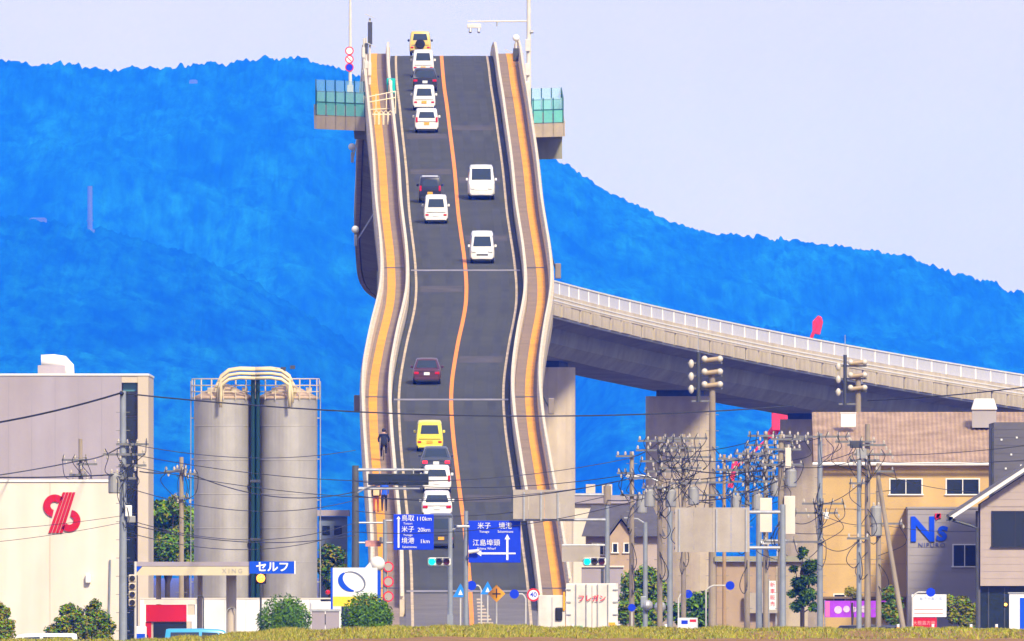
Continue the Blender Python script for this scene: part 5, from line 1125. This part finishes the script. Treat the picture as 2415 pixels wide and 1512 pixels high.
# right cluster
SW = []
def tier_pole(label, px, ytop, D, seed):
    g = utility_pole(label, px+16, ytop+42, D, .21, [(ytop+300, -1.4, 1.0, 5), (ytop+330, -1.2, 1.0, 4)], [(ytop+400, .55)], cables=3, seed=seed)
    x0 = XX(px, D)-XX(px+16, D); MB().cyl((x0-.35, -.1, ZZ(ytop+110, D)), (x0-.35, -.1, ZZ(ytop-8, D)), .10, n=10).build('switch_column', DSTEEL, g)
    MB().cyl((x0-.35, -.1, ZZ(ytop-8, D)), (x0-.35, -.1, ZZ(ytop-55, D)), .02, n=6).build('rod', STEEL, g)
    for k in range(3):
        z = ZZ(ytop+18+30*k, D); MB().span(x0-.9, x0+.85, -.05, .05, z-.05, z+.04).build('tier_arm', ARMM, g)
        MB().cyl((x0-.05, -.3, z+.12), (x0+.72, -.3, z+.22), .12, n=12).build('tier_fuse', mat('fuse_brass', (.50, .38, .22), .35, .4, var=.1), g)
        for u in (-.05, .72): MB().ball((x0+u, -.3, z+.2), .165, 8).build('tier_insulator', INS, g, smooth=True)
        MB().ball((x0-.72, -.2, z-.05), .14, 8, 1.6).build('tier_insulator', INS, g, smooth=True)
    MB().span(x0-.7, x0+.5, -.06, .06, ZZ(ytop+108, D)-.05, ZZ(ytop+108, D)+.05).build('tier_base', ARMM, g)
    return g
tier_pole('tall pole with three tiers of switch insulators above the far ramp', 1664, 838, 2150, 11)
tier_pole('tall tiered switch pole rising behind the ribbed roof', 2008, 845, 2350, 12)
utility_pole('pole with two hooked insulator arms right of the white depot', 1490, 1065, 2160, .15, [(1076, -.8, .15, 3), (1116, -.75, .1, 3), (1128, -.1, .9, 2), (1168, -.6, .7, 3)], [(1190, .5)], cables=3, seed=5)
utility_pole('insulator laden pole in front of the broad ramp pier', 1556, 1030, 2140, .15, [(1040, -1.1, 1.5, 7), (1062, -1.2, 1.6, 6), (1088, -1.0, 1.9, 7), (1112, -.8, 1.5, 6), (1150, -.9, 1.2, 4)], [(1175, .55), (1175, -.5)], cables=5, seed=6)
utility_pole('insulator laden pole left of the tiered switch pole', 1612, 1024, 2135, .14, [(1034, -1.0, 1.2, 6), (1056, -1.2, .9, 6), (1078, -.9, 1.4, 5), (1104, -1.2, .9, 5), (1140, -.7, .9, 4)], [(1170, .5)], cables=5, seed=7)
utility_pole('slim ochre pole right of the tiered switch pole', 1708, 1072, 2145, .11, [(1082, -.3, 1.5, 4), (1108, -.4, 1.2, 4)], cables=1, seed=8, m=mat('pole_ochre', (.42, .28, .14), .8, var=.15, streak=.2))
utility_pole('crowded pole with transformers left of the red crane boom', 1762, 1058, 2125, .15, [(1070, -.6, 1.3, 5), (1086, -1.0, 1.6, 6), (1110, -1.2, 1.4, 6), (1136, -1.0, 1.5, 5), (1160, -.7, 1.1, 4)], [(1185, .5), (1190, -.55)], cables=5, seed=9)
utility_pole('crowded pole with upright white bushings near the ramp pier', 1806, 1018, 2128, .15, [(1028, -.9, 1.3, 6), (1050, -1.0, 1.4, 6), (1074, -1.2, 1.2, 6), (1100, -.9, 1.4, 5), (1124, -.8, 1.0, 4)], [(1150, .5)], cables=5, seed=10)
utility_pole('thick pole carrying switch boxes left of the ochre shed', 1842, 1024, 2110, .19, [(1036, -.5, 1.3, 4), (1060, -.8, 1.0, 4), (1096, -1.0, 1.1, 5)], [(1128, .5)], [(1215, .42, .55, 1.9, WALLW), (1215, -.75, .6, 1.7, WALLW), (1080, .35, .3, 1.0, WALLW)], cables=4, seed=13)
utility_pole('grey pole with lamp arm at the corner of the ochre shed', 1934, 1022, 2115, .16, [(1030, -1.2, 1.5, 6), (1188, -.9, 1.2, 5), (1210, -1.3, .9, 5), (1278, -2.8, .2, 3)], [], [(1216, .3, .28, .34, WHITE)], m=POLEB, cables=3, seed=14)
utility_pole('pole with bundled insulators in front of the ribbed roof', 2046, 1000, 2100, .17, [(1042, -1.6, .4, 4), (1050, -1.0, .9, 4), (1072, -.7, 1.2, 5), (1086, -.9, .6, 3)], [(1215, .42)], [(1048, -.55, .62, .36, DSTEEL), (1070, -.3, .5, .5, TRF)], cables=4, seed=15)
utility_pole('plain blue grey pole before the ochre shed wall', 2026, 1085, 2095, .14, [(1140, -.5, .3, 2), (1270, -.6, .5, 3)], m=POLEB, cables=2, seed=16)
utility_pole('second plain pole before the ochre shed wall', 2072, 1092, 2105, .15, [(1112, -.2, .8, 2), (1235, -.3, 1.2, 2)], [(1243, -.1)], cables=2, seed=17)
utility_pole('brace pole leaning from the shed poles to the ground', 2072, 1130, 2098, .14, (), lean=-.165, seed=18)
# street lamp with arched arm
D = 2170; g = thing('street_lamp', 'street lamp with arched arm before the grey roof house', 'street lamp', (XX(1580, D), D, 0)); z = ZZ(1205, D)
MB().cyl((0, 0, 0), (0, 0, z), .16, .13, n=14).build('pole', POLEB, g); MB().tube([(0, 0, z-.1), (-.15, 0, z+.9), (-.6, 0, z+1.5), (-1.1, 0, z+1.75), (-1.7, 0, z+1.8)], .06, 8).build('arm', STEEL, g); MB().box((-1.9, 0, z+1.78), (.7, .3, .13)).build('lamp_head', WHITE, g, bevel=.04); MB().ball((-.5, -.1, ZZ(1432, D)), .3, 8).build('mirror_back', STEEL, g)
D = 2120; g = thing('street_lamp', 'tube lamp fixed between poles left of the pine tree', 'street lamp', (XX(1790, D), D, 0))
MB().cyl((0, 0, 0), (0, 0, ZZ(1200, D)), .17, .14, n=14).build('pole', POLEB, g); MB().cyl((.1, -.2, ZZ(1281, D)), (1.35, -.2, ZZ(1277, D)), .10, n=12).build('tube_lamp', WHITES, g); MB().span(0, 1.5, -.1, 0, ZZ(1276, D), ZZ(1272, D)).build('arm', STEEL, g); MB().box((1.05, -.1, ZZ(1302, D)), (.35, .3, .45)).build('box', WHITES, g, bevel=.03)
D = 2200; g = thing('street_lamp', 'grey lamp pole standing before the round green tree', 'street lamp', (XX(1522, D), D, 0))
MB().cyl((0, 0, 0), (0, 0, ZZ(1232, D)), .14, .11, n=14).build('pole', POLEB, g); MB().box((-.1, -.15, ZZ(1420, D)), (.3, .25, .6)).build('box', POLEB, g, bevel=.04); MB().ball((.12, -.2, ZZ(1428, D)), .28, 8).build('mirror_back', STEEL, g); MB().tube([(0, 0, ZZ(1236, D)), (-.4, 0, ZZ(1224, D)), (-1.1, 0, ZZ(1222, D))], .05).build('arm', STEEL, g)

# ------------------------------------------------------------------ overhead cables
NODES = {-400: 'pole beyond the white building', 190: 'slim pole behind it', 290: 'tall pole by the factory block', 428: 'dim pole before the silo', 838: 'message board gantry', 1432: 'sign back pole', 1490: 'hooked arm pole', 1556: 'laden pole at the broad pier', 1612: 'laden pole next to the switch pole', 1640: 'three tier switch pole', 1762: 'crowded pole by the crane boom', 1806: 'pole with upright bushings', 1842: 'thick switch box pole', 1934: 'shed corner pole', 2026: 'blue grey shed pole', 2046: 'pole before the ribbed roof', 2072: 'second shed pole', 2345: 'dark clad block', 2700: 'next pole past the clad block'}
PAIRS = {}
def wire(a, b, sag, r=.022, lab=None, grp='overhead cables'):
    A, B = P(*a), P(*b); n = 18; c = (A+B)/2
    pts = [A.lerp(B, t/n)-c-Vector((0, 0, 4*sag*(t/n)*(1-t/n))) for t in range(n+1)]
    o = MB().tube(pts, r, 5).build('overhead_cable', CABLE, None, c)
    if lab is None:
        na, nb = (NODES[min(NODES, key=lambda q: abs(q-e[0]))] for e in (a, b)); k = PAIRS.get((na, nb), 0); PAIRS[(na, nb)] = k+1
        lab = ('cable', 'second cable down', 'third cable down', 'fourth cable down', 'fifth cable down')[k]+' from '+na+' to '+nb
    tag(o, lab, 'cable', grp)
wire((-400, 1030, 1880), (285, 927, 1900), .5, .045, 'thick dark cable climbing to the top of the tall left pole', None)
wire((285, 927, 1900), (1872, 957, 2118), .75, .034, 'long dark cable crossing in front of silos and bridge', None)
wire((2046, 945, 2100), (2700, 868, 2060), .25, .03, 'dark cable rising across the ribbed roof vent', None)
for a, b, sg, r in (((-400, 1150, 1890), (190, 1086, 2045), .3, .03), ((190, 1086, 2045), (290, 1050, 1900), .15, .03), ((-400, 1100, 1890), (290, 1118, 1900), .3, .03),
    ((312, 1048, 1900), (838, 1062, 2225), .5, .018), ((312, 1072, 1900), (1490, 1080, 2160), 1.2, .018), ((305, 1098, 1900), (1432, 1142, 2225), 1.1, .018), ((330, 1112, 1900), (428, 1110, 2090), .1, .03),
    ((446, 1116, 2090), (838, 1160, 2225), .7, .026), ((300, 1150, 1900), (838, 1180, 2225), .8, .02), ((300, 1225, 1900), (838, 1233, 2225), .9, .018), ((300, 1235, 1900), (838, 1262, 2225), .6, .022), ((300, 1255, 1900), (838, 1250, 2225), .9, .018),
    ((-400, 1250, 1890), (290, 1216, 1900), .35, .012), ((-400, 1290, 1890), (290, 1232, 1900), .4, .012),
    ((838, 1135, 2225), (1490, 1118, 2160), .5, .02), ((838, 1170, 2225), (1490, 1128, 2160), .6, .026), ((838, 1205, 2225), (1432, 1170, 2225), .6, .02), ((838, 1255, 2225), (1556, 1165, 2140), .7, .018),
    ((1490, 1078, 2160), (1556, 1042, 2140), .1, .02), ((1432, 1180, 2225), (1612, 1140, 2135), .3, .03), ((1490, 1118, 2160), (1762, 1112, 2125), .35, .026), ((1556, 1064, 2140), (1806, 1030, 2128), .3, .02), ((1612, 1080, 2135), (1842, 1062, 2110), .35, .022), ((1612, 1106, 2135), (1842, 1098, 2110), .3, .03), ((1640, 1180, 2150), (1842, 1130, 2110), .3, .03),
    ((1842, 1038, 2110), (1934, 1032, 2115), .15, .02), ((1842, 1098, 2110), (2046, 1076, 2100), .3, .018), ((1934, 1190, 2115), (2026, 1142, 2095), .2, .018), ((1934, 1212, 2115), (2072, 1236, 2105), .25, .016), ((1934, 1280, 2115), (2026, 1272, 2095), .5, .018),
    ((2046, 1074, 2100), (2700, 1000, 2060), .4, .016), ((2046, 1088, 2100), (2700, 1050, 2060), .4, .016), ((2072, 1114, 2105), (2345, 1160, 2150), .3, .016), ((2072, 1237, 2105), (2345, 1250, 2180), .2, .014), ((1842, 1210, 2110), (1934, 1214, 2115), .5, .02), ((1934, 1290, 2115), (1846, 1300, 2250), .6, .02)):
    wire(a, b, sg, r)
# ------------------------------------------------------------------ vegetation
def leafm(n, c): 
    m = mat(n, c, .75, var=.35, scale=2.2, spec=.2); return m
L_DK = leafm('leaf_deep_green', (.075, .185, .004)); L_MD = leafm('leaf_mid_green', (.16, .30, .005)); L_YL = leafm('leaf_yellow_green', (.27, .27, .01)); L_PN = leafm('leaf_pine', (.035, .095, .01)); L_OL = leafm('leaf_olive', (.25, .20, .006)); BARK = mat('bark', (.06, .045, .032), .9, var=.2, scale=3)
def foliage(parent, blobs, n, size, mats, seed, hollow=.55, name='crown', squash=1.0, up=.7, jit=.13):
    r = np.random.RandomState(seed); vol = np.array([b[3]**2 for b in blobs]); pr = vol/vol.sum()
    idx = r.choice(len(blobs), n, p=pr); B = np.array([(b[0], b[1], b[2], b[3]) for b in blobs])[idx]
    d = r.normal(size=(n, 3)); d /= np.linalg.norm(d, axis=1)[:, None]; rad = (hollow+(1-hollow)*r.rand(n)**.6)*(1+jit*r.normal(size=n))
    c = B[:, :3]+d*(B[:, 3:4]*rad[:, None])*np.array([1, 1, squash])
    nrm = d*.8+r.normal(size=(n, 3))*.6+np.array([0, 0, up]); nrm /= np.linalg.norm(nrm, axis=1)[:, None]
    a = np.cross(nrm, r.normal(size=(n, 3))); a /= np.linalg.norm(a, axis=1)[:, None]; b = np.cross(nrm, a)
    s_ = size*(.6+.8*r.rand(n))[:, None]
    v = np.stack([c-a*s_, c-b*s_*.55, c+a*s_, c+b*s_*.55], 1).reshape(-1, 3); v[:, 2] = np.maximum(v[:, 2], .02)
    me = bpy.data.meshes.new(name); me.from_pydata(v.tolist(), [], np.arange(4*n).reshape(-1, 4).tolist())
    for m in mats: me.materials.append(m)
    mi = (r.rand(n)*len(mats)).astype(int); me.polygons.foreach_set('material_index', mi.tolist()); me.update()
    o = bpy.data.objects.new(name, me); col.objects.link(o); o.parent = parent; return o
def trunk(parent, h, r, tips, seed=0):
    b = MB().tube([(0, 0, 0), (.05*r, 0, h*.4), (0, .02, h*.75), (0, 0, h)], r, 8)
    b.build('trunk', BARK, parent)
    lb = MB()
    for t in tips: lb.cyl((0, 0, h*.55), t, r*.45, r*.12, n=6)
    lb.build('limbs', BARK, parent)
def bush(label, px0, px1, ytop, D, n, mats, size, seed, zc=.48, name='round_bush', hollow=.88):
    w = (px1-px0)*D/F/2; zt = ZZ(ytop, D); g = thing(name, label, 'bush', (XX((px0+px1)/2, D), D, 0)); R = random.Random(seed)
    hh = zt/2; bl = [(0, 0, zt-w*.95, w*.95)]
    zz = zt-w
    while zz > w*.5: zz -= w*.6; bl.append((0, 0, max(zz, w*.5), w*.98))
    for _ in range(10):
        a = R.uniform(0, 6.28); e = R.uniform(-.3, 1.2); bl.append((w*.42*math.cos(a)*math.cos(e), w*.42*math.sin(a)*math.cos(e), zt-w+w*.40*math.sin(e), w*.54))
    foliage(g, bl, n, size, mats, seed, hollow, jit=.045); trunk(g, zt*.7, .07, [(w*.4, 0, zt*.7), (-w*.4, .1, zt*.75), (0, -w*.3, zt*.8)])
    return g
bush('clipped round green bush left of the pale metal bins', 603, 737, 1402, 1890, 15000, [L_DK, L_DK, L_MD], .06, 21)
bush('clipped round green bush right of the pale metal bins', 802, 930, 1397, 1890, 15000, [L_DK, L_DK, L_MD], .06, 22)
def tree(label, px, ytop, D, blobs, n, mats, size, seed, name='broadleaf_tree', hollow=.3, cat='tree', squash=1.0, tr=.14):
    c = Vector((XX(px, D), D, 0)); g = thing(name, label, cat, c)
    bl = [(XX(bx, D)-c.x, by, ZZ(bz, D), br*D/F) for bx, by, bz, br in blobs]
    foliage(g, bl, n, size, mats, seed, hollow, squash=squash); trunk(g, max(.8, ZZ(ytop, D)*.8), tr, [(b[0]*.8, b[1]*.8, b[2]) for b in bl])
    return g
tree('dark green tree mass between factory block and silo', 395, 1175, 2300, [(380,0,1205,26),(415,0,1190,22),(370,1,1250,28),(425,1,1240,30),(395,-1,1290,34),(440,0,1280,24),(372,0,1310,22)], 9000, [L_DK, L_MD, L_DK, L_YL], .13, 31)
tree('second green tree close to the left silo', 440, 1190, 2360, [(440,0,1215,22),(452,0,1260,26),(430,0,1300,26),(450,0,1330,20)], 4000, [L_MD, L_YL, L_DK], .13, 32)
tree('dark tree between the right silo and the bridge', 780, 1282, 2260, [(772,0,1300,18),(795,0,1310,20),(765,0,1335,22),(800,0,1345,18),(785,0,1370,24)], 4000, [L_DK, L_PN, L_OL], .12, 33)
tree('bright round green tree behind the lamp poles', 1517, 1338, 2240, [(1490,0,1375,28),(1525,0,1362,28),(1552,0,1390,26),(1500,0,1420,38),(1545,0,1435,34),(1478,0,1450,26),(1520,0,1470,36)], 11000, [L_MD, L_MD, L_YL, L_DK], .11, 34)
tree('small green tree beside the white wayside board', 1665, 1395, 2230, [(1640,0,1420,22),(1668,0,1415,22),(1690,0,1440,24),(1650,0,1460,26),(1600,0,1445,22),(1620,0,1470,22)], 6000, [L_DK, L_MD, L_PN], .11, 35)
# cloud pruned pine
g = tree('cloud pruned dark pine in front of the tan workshop', 1892, 1290, 2118, [(1893,0,1300,12),(1888,0,1312,9),(1912,0,1335,20),(1925,.2,1328,10),(1900,.2,1345,12),(1872,0,1342,11),(1918,0,1365,18),(1885,0,1375,20),(1900,-.2,1368,14),(1868,0,1400,12),(1905,0,1402,22),(1888,.2,1392,14),(1920,0,1432,14),(1878,0,1430,16),(1895,.1,1418,16)], 7500, [L_PN, L_PN, L_DK, L_MD], .085, 36, name='pine_tree', hollow=.05, squash=.8, tr=.11)
tree('dark shrub by the brace pole', 2100, 1375, 2130, [(2098,0,1400,18),(2110,0,1425,20),(2090,0,1440,20),(2108,0,1455,20)], 4000, [L_DK, L_MD, L_OL], .09, 37, name='shrub', cat='shrub', tr=.06)
tree('yellow green shrub left of the gabled house', 2262, 1400, 2130, [(2240,0,1420,16),(2270,0,1425,20),(2290,0,1440,18),(2250,0,1450,20),(2280,0,1465,20)], 4500, [L_YL, L_OL, L_MD], .085, 38, name='shrub', cat='shrub', tr=.06)
tree('sparse shrub before the ochre shed corner', 2010, 1385, 2150, [(2004,0,1395,12),(2020,0,1400,12)], 700, [L_OL, L_YL], .08, 39, name='shrub', cat='shrub', tr=.05)
# shrubs before the white building
tree('large ragged olive shrub before the warm white building', 200, 1418, 1900, [(152,0,1438,13),(165,0,1432,12),(225,0,1425,13),(213,0,1440,14),(180,0,1455,22),(235,0,1460,24),(150,0,1472,22),(205,0,1480,30),(255,0,1480,18),(125,0,1490,18),(170,0,1500,24),(240,0,1505,26)], 8000, [L_OL, L_DK, L_YL, L_MD], .085, 41, name='shrub', cat='shrub', tr=.07, hollow=.35)
tree('olive shrub at the far end of the warm white building', 0, 1418, 1900, [(-5,0,1435,16),(12,0,1445,14),(20,0,1475,16),(0,0,1470,22),(-30,0,1460,26),(10,0,1500,24),(-25,0,1500,28)], 5000, [L_OL, L_YL, L_MD], .085, 42, name='shrub', cat='shrub', tr=.07, hollow=.35)
# ------------------------------------------------------------------ foreground bank with grass
BY0, BY1 = 1690.0, 1775.0
xs = np.linspace(-60, 60, 241); ysb = np.array([1560, 1640, 1690, 1705, 1730, 1755, 1768, 1776, 1790.])
def bank_h(x, y):
    px = CX+x*F/1750.0
    top = np.interp(px, [-900, 280, 480, 560, 620, 800, 1000, 1200, 1500, 1800, 2150, 2300, 3300], [1.72, 1.72, 1.84, 2.02, 2.13, 2.17, 2.30, 2.29, 2.22, 2.20, 2.22, 2.20, 2.22])
    p = np.interp(y, ysb, [.0, .86, .90, .92, .965, 1.0, .97, .55, -.02]); return p*top+.03*np.sin(x*1.7+y)*p
v = [(float(x_), float(y_)-1740, float(bank_h(x_, y_))) for y_ in ysb for x_ in xs]; nx = len(xs)
me = bpy.data.meshes.new('grass_bank'); me.from_pydata(v, [], [(j*nx+i, j*nx+i+1, (j+1)*nx+i+1, (j+1)*nx+i) for j in range(len(ysb)-1) for i in range(nx-1)])
SOIL = mat('bare_soil', (.30, .17, .06), .95, var=.35, scale=.8, bump=.4, spec=.1); me.materials.append(SOIL)
o = bpy.data.objects.new('grass_bank', me); col.objects.link(o); o.location = (0, 1740, 0); tag(o, 'low earth bank across the foreground', None, None, 'structure')
r = np.random.RandomState(5); n = 75000
gx = r.uniform(-27, 27, n); gy = np.where(r.rand(n) < np.where(gx < 7+2*np.sin(gx), .55, .85), r.uniform(1748, 1772, n), r.uniform(1680, 1750, n)); gz = bank_h(gx, gy)-.02
cl = .5+.5*np.sin(gx*.9+1.3*np.sin(gx*.37))*np.sin(gx*2.3+.7); h = (.07+.16*r.rand(n))*(.55+.75*cl)*np.where(gx > 12, 0.8, 1.0); tilt = r.normal(size=(n, 2))*.10; th = r.uniform(-.5, .5, n); w = .014+.012*r.rand(n)
ax = np.stack([np.cos(th)*w, np.sin(th)*w, 0*w], 1); base = np.stack([gx, gy-1760, gz], 1); mid = base+np.stack([tilt[:, 0]*.4, tilt[:, 1]*.4, h*.6], 1); tip = base+np.stack([tilt[:, 0], tilt[:, 1], h], 1)
vv = np.stack([base-ax, base+ax, mid+ax*.7, mid-ax*.7, tip], 1).reshape(-1, 3); i5 = np.arange(n)*5
fc = np.concatenate([np.stack([i5, i5+1, i5+2, i5+3], 1).tolist(), ]).tolist() + np.stack([i5+3, i5+2, i5+4], 1).tolist()
me = bpy.data.meshes.new('grass'); me.from_pydata(vv.tolist(), [], fc)
G1, G2, G3 = leafm('grass_olive', (.34, .33, .02)), leafm('grass_green', (.20, .24, .02)), leafm('grass_straw', (.42, .33, .06))
for m in (G1, G2, G3): me.materials.append(m)
mi = r.choice(3, n, p=[.5, .3, .2]); me.polygons.foreach_set('material_index', np.concatenate([mi, mi]).tolist()); me.update()
o = bpy.data.objects.new('grass', me); col.objects.link(o); o.location = (0, 1760, 0); tag(o, 'rough olive and straw coloured grass along the bank', None, None, 'stuff')
# guard fence behind the bank
for k, px in enumerate((1350, 1460, 1570, 2118, 2200, 2290, 2350)):
    D = 1800; g = thing('marker_post', 'short white marker post standing just behind the grass bank', 'post', (XX(px, D), D, 0), group='white marker posts behind the bank'); MB().cyl((0, 0, 0), (0, 0, 2.42), .06, n=10).build('post', WHITES, g); MB().cyl((0, 0, 2.2), (0, 0, 2.3), .064, n=10).build('band', PLY, g)
# ------------------------------------------------------------------ foreground vehicles
def park(g, px, D, deg): g.location = (XX(px, D), D, .03); g.rotation_euler = (0, 0, math.radians(deg)); return g
park(car('white van parked before the warm white building, roof above the bank', 'keivan', 3.4, 1.48, 1.90, PW, PLY, 'van', None, tail='low'), 97, 1860, 90)
park(car('sky blue kei van parked in front of the filling station', 'keivan', 3.4, 1.48, 2.05, PBL, PLY, 'van', None, tail='low'), 474, 1900, -90)
park(car('dark green sedan with pale roof crossing the bridge foot', 'sedan', 4.6, 1.75, 1.52, PGN, PLW, group=None, roof=PW), 1222, 2105, 90)
park(car('silver car parked in front of the tan workshop', 'sedan', 4.4, 1.7, 1.46, PSV, PLW, group=None, roof=PW), 1785, 2060, 90)
park(car('black minivan parked under the purple banner', 'minivan', 4.8, 1.8, 1.95, PK, PLW, 'van', group=None), 2030, 2110, 90)
park(car('black car parked left of the white notice board', 'keiwagon', 3.4, 1.48, 1.9, PK, PLW, group=None), 2100, 2100, 20)
park(car('black estate car parked before the gabled house', 'hatch', 4.2, 1.7, 1.85, PK, PLW, group=None), 2300, 2060, 90)
# container lorry seen from behind
D = 2050; c = Vector((XX(1396, D), D, 0)); g = thing('container_lorry', 'white container lorry rear with locking rods and red lettering', 'lorry', c); zt = ZZ(1376, D); w = 61*D/F; CW = mat('container_white', (.78, .73, .68), .55, var=.10, scale=1.2, streak=.15)
MB().span(-w, w, .08, 6.2, 1.1, zt).build('container', CW, g, bevel=.02)
for a, b_ in ((-w+.06, -.015), (.015, w-.06)): MB().span(a, b_, .0, .075, 1.15, zt-.08).build('door', CW, g)
for u in (-.62, -.22, .22, .62): MB().cyl((u*w, -.05, 1.12), (u*w, -.05, zt-.04), .03, n=8).build('locking_rod', STEEL, g)
for sx in (-1, 1):
    for k in range(5): MB().box((sx*(w-.10), -.03, 1.4+k*(zt-1.7)/4), (.26, .05, .07)).build('hinge', STEEL, g)
    MB().span(sx*w-(.07 if sx > 0 else 0), sx*w+(.07 if sx < 0 else 0), -.02, .079, 1.1, zt).build('corner_post', CW, g)
    for y in (.9, 2.1, 5.0): MB().cyl((sx*(w-.35), y, .5), (sx*w, y, .5), .5, n=20).build('wheel', BLACK, g)
    MB().box((sx*(w-.25), .02, .95), (.35, .08, .16)).build('tail_light', TAILM, g)
text('フレガン', .34, REDS, g, (0, -.10, ZZ(1412, D)), .01, 'lettering', bold=.006); MB().span(-w, w, .1, 8.2, .75, 1.08).build('chassis', DSTEEL, g); MB().span(-w*.95, w*.95, 6.3, 8.2, .9, 3.3).build('cab', PW, g, bevel=.1)
MB().span(w*.62, w*.9, -.02, -.001, 2.05, 2.2).build('warning_plate', PLY, g); MB().span(-w*.7, -w*.35, -.02, -.001, 1.9, 2.05).build('placard', mat('placard_green', (.25, .5, .35), .5, var=0), g); MB().cyl((w*.3, -.04, 1.2), (w*.9, -.04, 1.5), .02, n=6).build('handle', STEEL, g)
D = 2062; c = Vector((XX(1302, D), D, 0)); g = thing('box_lorry', 'plain white box lorry beside the container lorry', 'lorry', c); zt = ZZ(1404, D)
MB().span(-.66, .62, 0, 4.5, .9, zt).build('box_body', CW, g, bevel=.03); MB().span(-.02, .02, -.02, .0, 1, zt-.1).build('door_seam', STEEL, g); MB().box((.33, -.06, ZZ(1448, D)), (.34, .1, .62)).build('dark_lamp_box', BLACKS, g, bevel=.04); MB().span(-.6, .6, .1, 6.3, .6, .88).build('chassis', DSTEEL, g); MB().span(-.62, .6, 4.7, 6.3, .9, 2.4).build('cab', PW, g, bevel=.1)
for sx in (-.45, .45):
    for y in (.9, 5.3): MB().cyl((sx-.12, y, .42), (sx+.12, y, .42), .42, n=18).build('wheel', BLACK, g)
MB().box((.58, -.04, ZZ(1418, D)), (.10, .06, .9)).build('orange_corner', YELS, g)
